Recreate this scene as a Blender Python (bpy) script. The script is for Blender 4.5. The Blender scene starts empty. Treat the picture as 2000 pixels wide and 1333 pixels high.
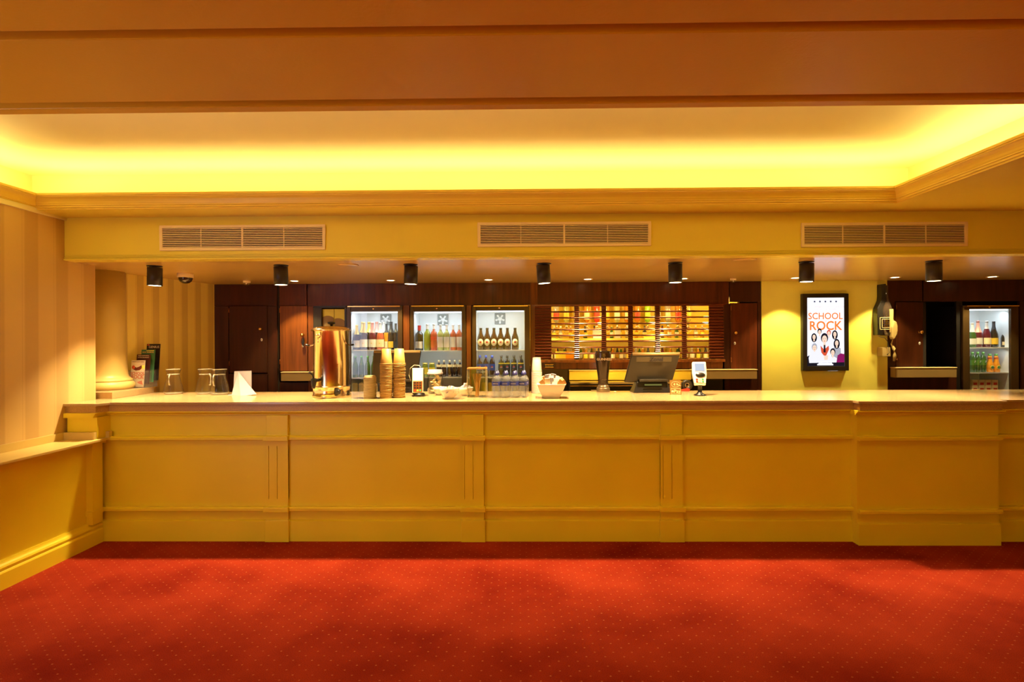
import bpy, math, random
from mathutils import Matrix, Vector
random.seed(7)
C = bpy.context.scene.collection
R = math.radians

# ------------------------------------------------------------------ camera
FPX, YAW, ROLL, CZ = 1050.0, 0.01333, 0.0045, 1.58
cam_d = bpy.data.cameras.new('camera'); cam = bpy.data.objects.new('camera', cam_d); C.objects.link(cam)
cam_d.sensor_width = 36; cam_d.lens = FPX / 2000 * 36; cam_d.clip_start = .02
cam.matrix_world = Matrix.Translation((0, 0, CZ)) @ Matrix.Rotation(YAW, 4, 'Z') @ Matrix.Rotation(R(90), 4, 'X') @ Matrix.Rotation(-ROLL, 4, 'Z')
bpy.context.scene.camera = cam

# ------------------------------------------------------------------ world, exposure
S = bpy.context.scene
w_ = bpy.data.worlds.new('world'); S.world = w_; w_.use_nodes = True
w_.node_tree.nodes['Background'].inputs[0].default_value = (.9, .75, .55, 1)
w_.node_tree.nodes['Background'].inputs[1].default_value = .15
S.view_settings.view_transform = 'Standard'; S.view_settings.look = 'None'
S.view_settings.exposure = 0.15; S.view_settings.gamma = 1; S.view_settings.use_curve_mapping = False

S.cycles.transparent_max_bounces = 32
# ------------------------------------------------------------------ lights of the room and added fill
def area(name, loc, rot, sx, sy, power, col, spread=180):
    d = bpy.data.lights.new(name, 'AREA'); d.shape = 'RECTANGLE'; d.size = sx; d.size_y = sy
    d.energy = power; d.color = col; d.spread = R(spread)
    o = bpy.data.objects.new(name, d); C.objects.link(o); o.location = loc; o.rotation_euler = rot
    return o
COVE = (1, .84, .42)
area('cove_light', (-.40, 3.93, 2.60), (R(180), 0, 0), 6.3, .05, 14, COVE, 140)
area('cove_light', (-3.64, 1.9, 2.60), (R(180), 0, 0), .05, 4.0, 13, COVE)
area('cove_light', (2.84, 1.9, 2.60), (R(180), 0, 0), .05, 4.0, 13, COVE)
area('cove_light', (-.40, 2.34, 2.62), (R(180), 0, 0), 6.3, .05, 26, COVE)
area('foyer_fill', (0, -3.0, 2.5), (0, 0, 0), 5, .8, 55, (1, .84, .25))  # fill added to brighten the rear wall and the counter panels
# unseen fill lights added behind the camera (warm) and the daylit doorway in the left wall, outside the frame (cool)
area('foyer_fill', (-.8, -1.6, 2.45), (R(-28), 0, 0), 3.5, 1.4, 190, (1, .88, .16))
area('foyer_fill', (3.2, -1.0, 2.45), (R(-20), 0, 0), 2.0, 1.4, 14, (1, .78, .2))
area('doorway_daylight', (-3.3, 1.2, 1.3), (R(90), 0, R(-70)), 1.0, 1.9, 20, (.80, .78, 1))

def spot(name, loc, aim, power, col, ang, blend, rad):
    d = bpy.data.lights.new(name, 'SPOT'); d.energy = power; d.color = col
    d.spot_size = R(ang); d.spot_blend = blend; d.shadow_soft_size = rad
    o = bpy.data.objects.new(name, d); C.objects.link(o); o.location = loc
    o.rotation_euler = (Vector(aim) - Vector(loc)).to_track_quat('-Z', 'Y').to_euler()
    return o
def point(name, loc, power, col, rad=.03):
    d = bpy.data.lights.new(name, 'POINT'); d.energy = power; d.color = col; d.shadow_soft_size = rad
    o = bpy.data.objects.new(name, d); C.objects.link(o); o.location = loc
    return o
WARM = (1, .74, .40)
CAN_W, DOWN_W = 225, 90

# ------------------------------------------------------------------ photo measures -> metres
def wx(px, py, Y):
    """point seen at photo pixel px,py on the plane at depth Y -> X, Z"""
    dx, dy = px - 1000.0, py - 666.5
    c, s = math.cos(ROLL), math.sin(ROLL)
    ux, uy = dx * c + dy * s * -1, dy * c + dx * s
    k = math.tan(math.atan(ux / FPX) - YAW)
    X = k * Y
    d = Y * math.cos(YAW) - X * math.sin(YAW)
    return X, CZ - uy * d / FPX
def X_(px, Y, py=666): return wx(px, py, Y)[0]
def Z_(py, Y, px=1000): return wx(px, py, Y)[1]
def on(px, py, z):
    """point seen at px,py lying on the level z -> X, Y"""
    Y = 4.5
    for _ in range(30):
        zz = wx(px, py, Y)[1]
        Y *= (CZ - z) / max(CZ - zz, 1e-4)
    return wx(px, py, Y)[0], Y
def s_(Y): return Y / FPX

# ------------------------------------------------------------------ materials
def nt(m):
    m.use_nodes = True; t = m.node_tree
    for n in list(t.nodes):
        if n.type not in ('OUTPUT_MATERIAL', 'BSDF_PRINCIPLED'): t.nodes.remove(n)
    return t, t.nodes['Principled BSDF'], t.nodes['Material Output']
def mat(name, col, rough=.5, metal=0, coat=0, var=0, vscale=6, bump=0, bscale=60, stretch=(1, 1, 1), emit=None, estr=0, spec=.5, trans=0, sss=0):
    m = bpy.data.materials.new(name); t, b, out = nt(m); N, L = t.nodes, t.links
    b.inputs['Base Color'].default_value = (*col, 1); b.inputs['Roughness'].default_value = rough
    b.inputs['Metallic'].default_value = metal; b.inputs['Coat Weight'].default_value = coat
    b.inputs['Specular IOR Level'].default_value = spec; b.inputs['Transmission Weight'].default_value = trans
    b.inputs['Coat Roughness'].default_value = .08
    if emit:
        b.inputs['Emission Color'].default_value = (*emit, 1); b.inputs['Emission Strength'].default_value = estr
    if var or bump:
        tc = N.new('ShaderNodeTexCoord'); mp = N.new('ShaderNodeMapping'); L.new(tc.outputs['Object'], mp.inputs[0])
        mp.inputs['Scale'].default_value = stretch
    if var:
        n = N.new('ShaderNodeTexNoise'); n.inputs['Scale'].default_value = vscale; n.inputs['Detail'].default_value = 5
        L.new(mp.outputs[0], n.inputs['Vector'])
        r = N.new('ShaderNodeMapRange'); r.inputs[1].default_value = .3; r.inputs[2].default_value = .7
        r.inputs[3].default_value = 1 - var; r.inputs[4].default_value = 1 + var
        L.new(n.outputs['Fac'], r.inputs[0])
        mx = N.new('ShaderNodeVectorMath'); mx.operation = 'SCALE'; mx.inputs[0].default_value = col
        L.new(r.outputs[0], mx.inputs['Scale']); L.new(mx.outputs[0], b.inputs['Base Color'])
    if bump:
        n2 = N.new('ShaderNodeTexNoise'); n2.inputs['Scale'].default_value = bscale; n2.inputs['Detail'].default_value = 3
        L.new(mp.outputs[0], n2.inputs['Vector'])
        bp = N.new('ShaderNodeBump'); bp.inputs['Strength'].default_value = bump; bp.inputs['Distance'].default_value = .002
        L.new(n2.outputs['Fac'], bp.inputs['Height']); L.new(bp.outputs[0], b.inputs['Normal'])
    return m
def glass(name, col=(1, 1, 1), body=0.0, bodycol=None, rough=.02, ior=1.45):
    """thin glass: tinted see-through sheet with a fresnel gloss"""
    m = bpy.data.materials.new(name); t, b, out = nt(m); N, L = t.nodes, t.links
    tr = N.new('ShaderNodeBsdfTransparent'); tr.inputs[0].default_value = (*col, 1)
    gl = N.new('ShaderNodeBsdfGlossy'); gl.inputs['Roughness'].default_value = rough
    lw = N.new('ShaderNodeLayerWeight'); lw.inputs[0].default_value = .5
    pw = N.new('ShaderNodeMath'); pw.operation = 'POWER'; L.new(lw.outputs['Facing'], pw.inputs[0]); pw.inputs[1].default_value = 2.8
    fr = N.new('ShaderNodeMapRange'); L.new(pw.outputs[0], fr.inputs[0]); fr.inputs[3].default_value = .035; fr.inputs[4].default_value = .85
    mx = N.new('ShaderNodeMixShader'); L.new(fr.outputs[0], mx.inputs[0])
    if body:
        b.inputs['Base Color'].default_value = (*(bodycol or col), 1); b.inputs['Roughness'].default_value = .1
        m2 = N.new('ShaderNodeMixShader'); m2.inputs[0].default_value = body
        L.new(tr.outputs[0], m2.inputs[1]); L.new(b.outputs[0], m2.inputs[2]); L.new(m2.outputs[0], mx.inputs[1])
    else:
        L.new(tr.outputs[0], mx.inputs[1]); N.remove(b)
    L.new(gl.outputs[0], mx.inputs[2]); L.new(mx.outputs[0], out.inputs[0])
    return m
M = {}
M['paint'] = mat('cream_paint', (.78, .60, .05), .42, var=.04, vscale=1.5, bump=.15, bscale=120)
M['column'] = mat('column_paint', (.60, .46, .15), .4)
M['panel'] = mat('counter_paint', (.78, .62, .02), .45, var=.05, vscale=2, bump=.12, bscale=150)
M['bulk'] = mat('bulkhead_paint', (.82, .70, .08), .38, var=.03, vscale=1.5, bump=.12, bscale=90)
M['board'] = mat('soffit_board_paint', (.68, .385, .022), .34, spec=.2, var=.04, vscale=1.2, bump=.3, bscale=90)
M['tray'] = mat('tray_ceiling_paint', (.86, .78, .36), .6, var=.03, vscale=1)
M['cornice'] = mat('cornice_paint', (.76, .55, .07), .4)
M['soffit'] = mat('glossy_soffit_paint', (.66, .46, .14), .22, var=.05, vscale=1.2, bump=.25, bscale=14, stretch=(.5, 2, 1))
M['yellow'] = mat('yellow_wall_paint', (.86, .80, .14), .5, var=.03)
M['ledge'] = mat('ledge_paint', (.62, .46, .14), .35)
M['vent'] = mat('vent_enamel', (.90, .76, .42), .4)
M['dark'] = mat('dark_void', (.02, .012, .008), .8)
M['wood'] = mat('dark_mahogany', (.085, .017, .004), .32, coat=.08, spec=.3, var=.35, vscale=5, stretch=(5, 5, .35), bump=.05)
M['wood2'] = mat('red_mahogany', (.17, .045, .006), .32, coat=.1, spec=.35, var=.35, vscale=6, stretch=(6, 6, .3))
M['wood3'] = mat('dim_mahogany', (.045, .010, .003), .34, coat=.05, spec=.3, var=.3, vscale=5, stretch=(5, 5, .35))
M['beige'] = mat('beige_worktop_edge', (.30, .20, .07), .45)
M['black'] = mat('black_plastic', (.012, .010, .009), .35)
M['ledge2'] = mat('leaflet_white_paper', (.70, .60, .48), .5)
M['amberb'] = mat('amber_board', (.90, .60, .035), .5)
M['phone'] = mat('shaded_phone_plastic', (.46, .34, .13), .35)  # cream phone, its shade darkened into the colour
M['badge'] = mat('till_badge_plate', (.075, .052, .02), .4)
M['blackm'] = mat('matt_black_metal', (.018, .014, .012), .45)
M['pos'] = mat('charcoal_plastic', (.024, .017, .008), .38)
M['steel'] = mat('reflection_streaked_steel', (.74, .60, .36), .17, metal=1, var=.30, vscale=2.2, stretch=(12, 12, .15))  # amber tint and vertical streaks put reflections into the colour
M['chrome'] = mat('chrome', (.85, .8, .7), .1, metal=1)
M['brass'] = mat('brass', (.95, .62, .2), .18, metal=1)
M['bronze'] = mat('bronze_knob', (.35, .12, .04), .3, metal=1)
M['white'] = mat('white_plastic', (.80, .76, .70), .35)
M['cream'] = mat('cream_plastic', (.80, .66, .36), .4)
M['paper'] = mat('white_paper', (.42, .385, .42), .7)
M['cup'] = mat('kraft_paper_cup', (.34, .18, .028), .6)
M['cuprim'] = mat('paper_cup_rim', (.46, .28, .06), .5)
M['lidw'] = mat('white_cup_lid', (.44, .35, .17), .4)
M['ceramic'] = mat('white_ceramic', (.82, .74, .62), .15, coat=.5)
M['pot'] = mat('milk_pot', (.9, .86, .7), .35)
M['sachet'] = mat('sachet_paper', (.85, .72, .45), .5)
M['sachetb'] = mat('brown_sachet', (.45, .22, .05), .5)
M['stick'] = mat('wooden_stirrer', (.50, .24, .05), .6)
M['glass'] = glass('clear_glass', (.97, .97, .95))
M['pane'] = glass('door_pane', (.97, .98, .99), rough=.01, ior=1.3)
M['pet'] = glass('clear_bottle_plastic', (.90, .92, .93), body=.10, bodycol=(.7, .75, .8), rough=.05)
M['plcup'] = glass('clear_plastic_cup', (.95, .95, .9), body=.28, bodycol=(.9, .85, .7), rough=.1)
M['glassb'] = glass('pale_highlight_glass', (.95, .95, .92), body=.30, bodycol=(.85, .8, .62), rough=.05)  # pale body colour stands in for bright bottoms and rim highlights
M['acryl'] = glass('clear_acrylic', (.95, .95, .93), body=.05, bodycol=(.9, .9, .9))
M['smoke'] = mat('smoked_dome', (.03, .02, .015), .06, coat=1)
M['liner'] = mat('fridge_liner', (.80, .84, .84), .35)
M['fframe'] = mat('fridge_frame', (.07, .040, .014), .3, metal=.3)
M['fan'] = mat('fan_housing', (.22, .26, .26), .5)
M['shelfw'] = mat('shelf_edge', (.85, .88, .88), .25)
M['lamp'] = mat('lamp_glow', (1, .9, .6), .5, emit=(1, .80, .42), estr=14)
M['tube'] = mat('fridge_tube', (1, 1, 1), .5, emit=(.85, .95, 1), estr=2)
M['cove_strip'] = mat('cove_strip_glow', (1, .9, .5), .5, emit=(1, .80, .25), estr=5)
def solid(name, col, rough=.35, coat=0): return mat(name, col, rough, coat=coat)
def emit(name, col, st=1.0):
    m = bpy.data.materials.new(name); t, b, out = nt(m)
    e = t.nodes.new('ShaderNodeEmission'); e.inputs[0].default_value = (*col, 1); e.inputs[1].default_value = st
    t.links.new(e.outputs[0], out.inputs[0]); t.nodes.remove(b); return m

def carpet_mat():
    m = bpy.data.materials.new('red_carpet'); t, b, out = nt(m); N, L = t.nodes, t.links
    tc = N.new('ShaderNodeTexCoord'); sp = N.new('ShaderNodeSeparateXYZ'); L.new(tc.outputs['Object'], sp.inputs[0])
    def math_(op, a, bb=None, c=None):
        n = N.new('ShaderNodeMath'); n.operation = op
        for i, v in enumerate((a, bb, c)):
            if v is None: continue
            if isinstance(v, (int, float)): n.inputs[i].default_value = v
            else: L.new(v, n.inputs[i])
        return n.outputs[0]
    PX, PY = .094, .078
    def lattice(ox, oy):
        fx = math_('SUBTRACT', math_('FRACT', math_('ADD', math_('DIVIDE', sp.outputs[0], PX), ox + 100)), .5)
        fy = math_('SUBTRACT', math_('FRACT', math_('ADD', math_('DIVIDE', sp.outputs[1], PY), oy + 100)), .5)
        ax = math_('MULTIPLY', fx, PX / .0050); ay = math_('MULTIPLY', fy, PY / .0040)
        d = math_('ADD', math_('MULTIPLY', ax, ax), math_('MULTIPLY', ay, ay))
        return math_('LESS_THAN', d, 1.0)
    dots = math_('MAXIMUM', lattice(0, 0), lattice(.5, .5))
    n1 = N.new('ShaderNodeTexNoise'); n1.inputs['Scale'].default_value = 1.6; n1.inputs['Detail'].default_value = 4; L.new(tc.outputs['Object'], n1.inputs['Vector'])
    n2 = N.new('ShaderNodeTexNoise'); n2.inputs['Scale'].default_value = 260; n2.inputs['Detail'].default_value = 2; L.new(tc.outputs['Object'], n2.inputs['Vector'])
    n3 = N.new('ShaderNodeTexNoise'); n3.inputs['Scale'].default_value = 30; L.new(tc.outputs['Object'], n3.inputs['Vector'])
    cr = N.new('ShaderNodeValToRGB'); L.new(n1.outputs['Fac'], cr.inputs[0])
    cr.color_ramp.elements[0].position = .30; cr.color_ramp.elements[0].color = (.18, .0095, .002, 1)
    cr.color_ramp.elements[1].position = .70; cr.color_ramp.elements[1].color = (.35, .036, .010, 1)
    mr = N.new('ShaderNodeMapRange'); mr.inputs[1].default_value = .3; mr.inputs[2].default_value = .7; mr.inputs[3].default_value = .72; mr.inputs[4].default_value = 1.28
    L.new(n2.outputs['Fac'], mr.inputs[0])
    mx0 = N.new('ShaderNodeVectorMath'); mx0.operation = 'SCALE'; L.new(cr.outputs[0], mx0.inputs[0]); L.new(mr.outputs[0], mx0.inputs['Scale'])
    mx = N.new('ShaderNodeMix'); mx.data_type = 'RGBA'
    f = math_('MULTIPLY', dots, math_('MULTIPLY', n3.outputs['Fac'], .7))
    L.new(f, mx.inputs[0]); L.new(mx0.outputs[0], mx.inputs[6]); mx.inputs[7].default_value = (.60, .24, .08, 1)
    L.new(mx.outputs[2], b.inputs['Base Color']); b.inputs['Roughness'].default_value = .95
    b.inputs['Specular IOR Level'].default_value = .08; b.inputs['Sheen Roughness'].default_value = .4; b.inputs['Sheen Tint'].default_value = (1, .35, .2, 1)
    bp = N.new('ShaderNodeBump'); bp.inputs['Strength'].default_value = .6; bp.inputs['Distance'].default_value = .004
    L.new(n2.outputs['Fac'], bp.inputs['Height']); L.new(bp.outputs[0], b.inputs['Normal'])
    return m
def wallpaper_mat(name, a, bcol, line, period=.19):
    m = bpy.data.materials.new(name); t, b, out = nt(m); N, L = t.nodes, t.links
    tc = N.new('ShaderNodeTexCoord'); sp = N.new('ShaderNodeSeparateXYZ'); L.new(tc.outputs['Object'], sp.inputs[0])
    d = N.new('ShaderNodeMath'); d.operation = 'DIVIDE'; L.new(sp.outputs[1], d.inputs[0]); d.inputs[1].default_value = period
    fr = N.new('ShaderNodeMath'); fr.operation = 'FRACT'; L.new(d.outputs[0], fr.inputs[0])
    cr = N.new('ShaderNodeValToRGB'); L.new(fr.outputs[0], cr.inputs[0]); e = cr.color_ramp; e.interpolation = 'CONSTANT'
    e.elements[0].position = 0; e.elements[0].color = (*a, 1); e.elements[1].position = .46; e.elements[1].color = (*line, 1)
    for p, c in ((.49, a), (.53, line), (.56, bcol), (.95, line), (.98, a)):
        x = e.elements.new(p); x.color = (*c, 1)
    L.new(cr.outputs[0], b.inputs['Base Color']); b.inputs['Roughness'].default_value = .42
    return m
def stone_mat():
    m = mat('speckled_stone', (.44, .295, .13), .18, var=.06, vscale=90)
    return m
M['carpet'] = carpet_mat()
M['paperA'] = wallpaper_mat('striped_wallpaper', (.66, .46, .17), (.56, .37, .13), (.61, .415, .15), .26)
M['paperB'] = wallpaper_mat('striped_wallpaper_bar', (.86, .70, .17), (.66, .49, .12), (.74, .56, .13), .155)
M['stone'] = stone_mat()
M['stone_edge'] = mat('speckled_stone_edge', (.50, .30, .09), .4, var=.3, vscale=260)

# ------------------------------------------------------------------ mesh building
class MB:
    def __init__(self): self.v, self.f, self.sm = [], [], []
    def add(self, vs, fs, smooth=False):
        n = len(self.v); self.v += [tuple(p) for p in vs]
        for f in fs: self.f.append([i + n for i in f]); self.sm.append(smooth)
        return self
    def box(self, x0, x1, y0, y1, z0, z1):
        x0, x1 = sorted((x0, x1)); y0, y1 = sorted((y0, y1)); z0, z1 = sorted((z0, z1))
        return self.add([(x, y, z) for z in (z0, z1) for y in (y0, y1) for x in (x0, x1)],
                        [(0, 2, 3, 1), (4, 5, 7, 6), (0, 1, 5, 4), (2, 6, 7, 3), (0, 4, 6, 2), (1, 3, 7, 5)])
    def hexa(self, bot, top):
        return self.add(list(bot) + list(top), [(3, 2, 1, 0), (4, 5, 6, 7), (0, 1, 5, 4), (1, 2, 6, 5), (2, 3, 7, 6), (3, 0, 4, 7)])
    def prism(self, prof, a0, a1, axis='x', smooth=False):
        """prof: list of 2D points; axis x -> (y,z), axis y -> (x,z), axis z -> (x,y)"""
        def P(p, a): return {'x': (a, p[0], p[1]), 'y': (p[0], a, p[1]), 'z': (p[0], p[1], a)}[axis]
        n = len(prof)
        vs = [P(p, a0) for p in prof] + [P(p, a1) for p in prof]
        self.add(vs, [tuple(range(n)), tuple(range(2 * n - 1, n - 1, -1))])
        return self.add(vs, [(i, i + n, (i + 1) % n + n, (i + 1) % n) for i in range(n)], smooth)
    def lathe(self, prof, n=20, c=(0, 0, 0), a0=0, a1=360, axis='z', smooth=True, cap=True):
        full = abs(a1 - a0) >= 360; m = n if full else n + 1
        vs = []
        for r, h in prof:
            for i in range(m):
                a = R(a0 + (a1 - a0) * i / n); p = (r * math.cos(a), r * math.sin(a), h)
                if axis == 'y': p = (p[0], p[2], p[1])
                if axis == 'x': p = (p[2], p[0], p[1])
                vs.append((p[0] + c[0], p[1] + c[1], p[2] + c[2]))
        fs = []
        for j in range(len(prof) - 1):
            for i in range(n if full else n):
                k = (i + 1) % m if full else i + 1
                fs.append((j * m + i, j * m + k, (j + 1) * m + k, (j + 1) * m + i))
        self.add(vs, fs, smooth)
        if full and cap:
            if prof[0][0] > 1e-5: self.add([vs[i] for i in range(m)][::-1], [tuple(range(m))])
            if prof[-1][0] > 1e-5: self.add([vs[(len(prof) - 1) * m + i] for i in range(m)], [tuple(range(m))])
        return self
    def tube(self, pts, r, n=8, closed=False):
        pts = [Vector(p) for p in pts]; vs = []; k = len(pts)
        for i, p in enumerate(pts):
            d = (pts[min(i + 1, k - 1)] - pts[max(i - 1, 0)]).normalized()
            u = d.cross(Vector((0, 0, 1)))
            if u.length < 1e-3: u = d.cross(Vector((0, 1, 0)))
            u.normalize(); w = d.cross(u)
            rr = r[i] if isinstance(r, (list, tuple)) else r
            for j in range(n):
                a = 2 * math.pi * j / n; vs.append(p + (u * math.cos(a) + w * math.sin(a)) * rr)
        fs = [(i * n + j, i * n + (j + 1) % n, (i + 1) * n + (j + 1) % n, (i + 1) * n + j) for i in range(k - 1) for j in range(n)]
        self.add(vs, fs, True)
        return self.add([vs[j] for j in range(n)] + [vs[(k - 1) * n + j] for j in range(n)], [tuple(range(n))[::-1], tuple(range(n, 2 * n))])
    def xf(self, mtx):
        self.v = [tuple(mtx @ Vector(p)) for p in self.v]; return self
    def build(self, name, m, parent=None, loc=(0, 0, 0), rot=(0, 0, 0), bevel=0, **props):
        me = bpy.data.meshes.new(name); me.from_pydata(self.v, [], self.f); me.update()
        me.polygons.foreach_set('use_smooth', self.sm); me.materials.append(M[m] if isinstance(m, str) else m)
        import bmesh
        bm = bmesh.new(); bm.from_mesh(me); bmesh.ops.remove_doubles(bm, verts=bm.verts, dist=1e-6)
        bmesh.ops.recalc_face_normals(bm, faces=bm.faces)
        bm.to_mesh(me); bm.free()
        o = bpy.data.objects.new(name, me); C.objects.link(o); o.location = loc; o.rotation_euler = rot
        if parent: o.parent = parent
        if bevel:
            b = o.modifiers.new('bevel', 'BEVEL'); b.width = bevel; b.segments = 2; b.limit_method = 'ANGLE'; b.angle_limit = R(50)
        for k, v in props.items(): o[k] = v
        return o
def BX(*a): return MB().box(*a)
def thing(name, label, cat, loc=(0, 0, 0), rotz=0, group=None):
    o = bpy.data.objects.new(name, None); C.objects.link(o); o.location = loc; o.rotation_euler = (0, 0, rotz)
    o.empty_display_size = .05; o['label'] = label; o['category'] = cat
    if group: o['group'] = group
    return o
def tag(o, label, cat, group=None):
    o['label'] = label; o['category'] = cat
    if group: o['group'] = group
    return o
def struct(name, mb, m, parent=None, **k):
    o = mb.build(name, m, parent, **k)
    if parent is None: o['kind'] = 'structure'
    return o
def sempty(name):
    o = bpy.data.objects.new(name, None); C.objects.link(o); o['kind'] = 'structure'; return o
def kids(o): return [c for c in KID.get(o.name, [])]
def dup(o, loc=None, rotz=None, label=None, group=None, rot=None, scale=None, parent=None):
    c = o.copy(); C.objects.link(c)
    if parent is not None: c.parent = parent
    if loc is not None: c.location = loc
    if rotz is not None: c.rotation_euler = (0, 0, rotz)
    if rot is not None: c.rotation_euler = rot
    if scale is not None: c.scale = scale
    if label: c['label'] = label
    if group: c['group'] = group
    for ch in list(o.children): dup(ch, parent=c)
    return c
FONTCACHE = {}
def text(name, s, size, m, parent=None, loc=(0, 0, 0), rot=(R(90), 0, 0), ext=.0006, align='CENTER', sx=1.0, bold=0.0, shear=0, **props):
    cu = bpy.data.curves.new(name, 'FONT'); cu.body = s; cu.size = size; cu.extrude = ext
    cu.align_x = align; cu.align_y = 'CENTER'; cu.offset = bold; cu.shear = shear; cu.resolution_u = 3
    tmp = bpy.data.objects.new('tmp', cu); C.objects.link(tmp)
    dg = bpy.context.evaluated_depsgraph_get(); dg.update()
    me = bpy.data.meshes.new_from_object(tmp.evaluated_get(dg)); bpy.data.objects.remove(tmp)
    me.materials.clear(); me.materials.append(M[m] if isinstance(m, str) else m)
    o = bpy.data.objects.new(name, me); C.objects.link(o); o.location = loc; o.rotation_euler = rot; o.scale = (sx, 1, 1)
    if parent: o.parent = parent
    for k, v in props.items(): o[k] = v
    return o
ORD = ['first', 'second', 'third', 'fourth', 'fifth', 'sixth', 'seventh', 'eighth', 'ninth', 'tenth', 'eleventh', 'twelfth']

# ================================================================== STRUCTURE
ZT, ZC, ZM, ZS = 1.11, 2.89, 2.55, 2.22      # countertop, tray ceiling, middle soffit, bar soffit
YF, YK, YB = 4.19, 4.12, 5.90                # countertop front, bulkhead face, back wall face
struct('floor', BX(-4.5, 7, -4, 6.8, -.06, 0), 'carpet')
# tray ceiling
ceil = struct('ceiling', BX(-4.2, 3.4, 2.25, 4.4, ZC, ZC + .05), 'tray')
struct('wall_cove_back', BX(-3.80, 2.98, 4.15, 4.19, ZM + .02, ZC), 'tray')
struct('wall_cove_left', BX(-3.84, -3.80, -.2, 4.19, ZM + .02, ZC), 'tray')
struct('wall_cove_right', BX(2.98, 3.02, -.2, 4.19, ZM + .02, ZC), 'tray')
# near soffit with two recessed grooves, boards as parts
sof = sempty('ceiling_soffit')
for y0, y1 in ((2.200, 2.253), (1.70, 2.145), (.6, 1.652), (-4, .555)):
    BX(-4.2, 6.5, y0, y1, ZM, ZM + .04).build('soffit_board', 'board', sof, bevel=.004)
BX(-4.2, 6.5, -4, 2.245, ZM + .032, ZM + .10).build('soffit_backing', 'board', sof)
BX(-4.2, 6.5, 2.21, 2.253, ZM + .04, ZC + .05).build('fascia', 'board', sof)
# middle soffit: behind the cornice and to the right
struct('ceiling_ledge', MB().box(-3.52, 2.70, 3.87, YK + .06, ZM, ZM + .02).box(2.70, 6.5, 2.25, YK + .06, ZM, ZM + .02), 'bulk')
struct('ceiling_trough', MB().box(-3.80, -3.50, 1.2, 3.9, ZM - .02, ZM + .015).box(-3.80, -3.5, 3.9, 4.18, ZM - .02, ZM + .019), 'tray')
# cornice profile: u towards the tray opening, z
cp = [(0, 2.55), (.010, 2.55), (.010, 2.560), (.020, 2.563), (.020, 2.574), (.027, 2.577), (.027, 2.583), (.030, 2.590), (.033, 2.602),
      (.040, 2.616), (.052, 2.628), (.060, 2.632), (.060, 2.640), (.066, 2.640), (.066, 2.656), (.030, 2.656), (.012, 2.60), (0, 2.58)]
E = .9
LY, RX, LX = 3.87, 2.70, -3.52
def cornice(pa, pb):
    mb = MB(); n = len(cp); mb.add([pa(u, z) for u, z in cp] + [pb(u, z) for u, z in cp],
        [(i, i + n, (i + 1) % n + n, (i + 1) % n) for i in range(n)], False); return mb
struct('trim_1', cornice(lambda u, z: (LX + u, LY - u, z), lambda u, z: (RX - u, LY - u, z)), 'cornice')
struct('trim_2', cornice(lambda u, z: (LX + u, .8, z), lambda u, z: (LX + u, LY - u, z)), 'cornice')
struct('trim_3', cornice(lambda u, z: (RX - u, .8, z), lambda u, z: (RX - u, LY - u, z)), 'cornice')
# bulkhead with small mouldings at its foot
bk = struct('wall_bulkhead', MB().box(-3.75, 6.5, YK, YK + .10, ZS + .0, ZM), 'bulk')
for a, b_, d in ((0, .012, .016), (.018, .024, .010), (.030, .034, .007), (.040, .043, .005)):
    BX(-3.515, 6.5, YK - d, YK, ZS + a, ZS + b_).build('moulding', 'bulk', bk)
struct('ceiling_bar', BX(-4.3, 6.5, YK + .10, 6.7, ZS, ZS + .04), 'soffit')
# left walls
struct('wall_left', MB().box(-4.3, -3.52, 1.7, 4.42, .80, ZM - .02).box(-4.3, -3.52, -4, -.3, 0, ZM), 'paperA')
wl2 = MB(); wl2.prism([(-4.3, 4.42), (-3.76, 4.42), (-3.72, 4.7), (X_(419, YB), YB), (X_(419, YB), 6.5), (-4.3, 6.5)], 0, ZS, 'z')
struct('wall_left_bar', wl2, 'paperB')
struct('wall_left_lower', BX(-3.55, -3.35, 1.7, 4.21, 0, .815), 'panel')
lp = [(-3.35, 0), (-3.31, 0), (-3.31, .105), (-3.315, .115), (-3.322, .118), (-3.318, .128), (-3.316, .138), (-3.322, .150), (-3.332, .160), (-3.336, .168), (-3.340, .180), (-3.35, .180)]
struct('baseboard_left', MB().prism(lp, 1.7, 4.23, 'y'), 'panel')
sh = struct('trim_4', MB().box(-3.52, -3.24, 1.7, 4.235, .815, .835), 'ledge', bevel=.004)
BX(-3.52, -3.505, 1.7, 4.11, .835, .890).build('upstand', 'ledge', sh)
BX(-3.505, -3.268, 4.085, 4.11, .835, .890).build('upstand', 'ledge', sh)
BX(-3.268, -3.24, 4.20, 4.235, .835, .880).build('upstand', 'ledge', sh)
BX(-3.35, -3.27, 1.7, 4.21, .795, .815).build('moulding', 'panel', sh)
pl = struct('trim_5', MB().box(-3.352, -3.30, 4.11, 4.21, .17, .795).box(-3.352, -3.295, 4.10, 4.21, .24, .275), 'panel')
# enclosing walls out of frame
struct('wall_right', BX(6.5, 6.6, -4, 6.7, 0, 3.0), 'paint')
struct('wall_front', BX(-4.3, 6.6, -4.1, -4, 0, 3.0), 'paint')
struct('wall_left_rear', BX(-4.3, -4.2, -4, 2, 0, 3.0), 'paint')
struct('ceiling_upper', BX(-4.3, 6.6, -4.1, 6.8, 3.0, 3.05), 'dark')
struct('wall_light_block', BX(-4.3, 6.6, 6.62, 6.7, 0, 2.3), 'dark')  # unseen dark backing added to stop light leaking through
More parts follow.
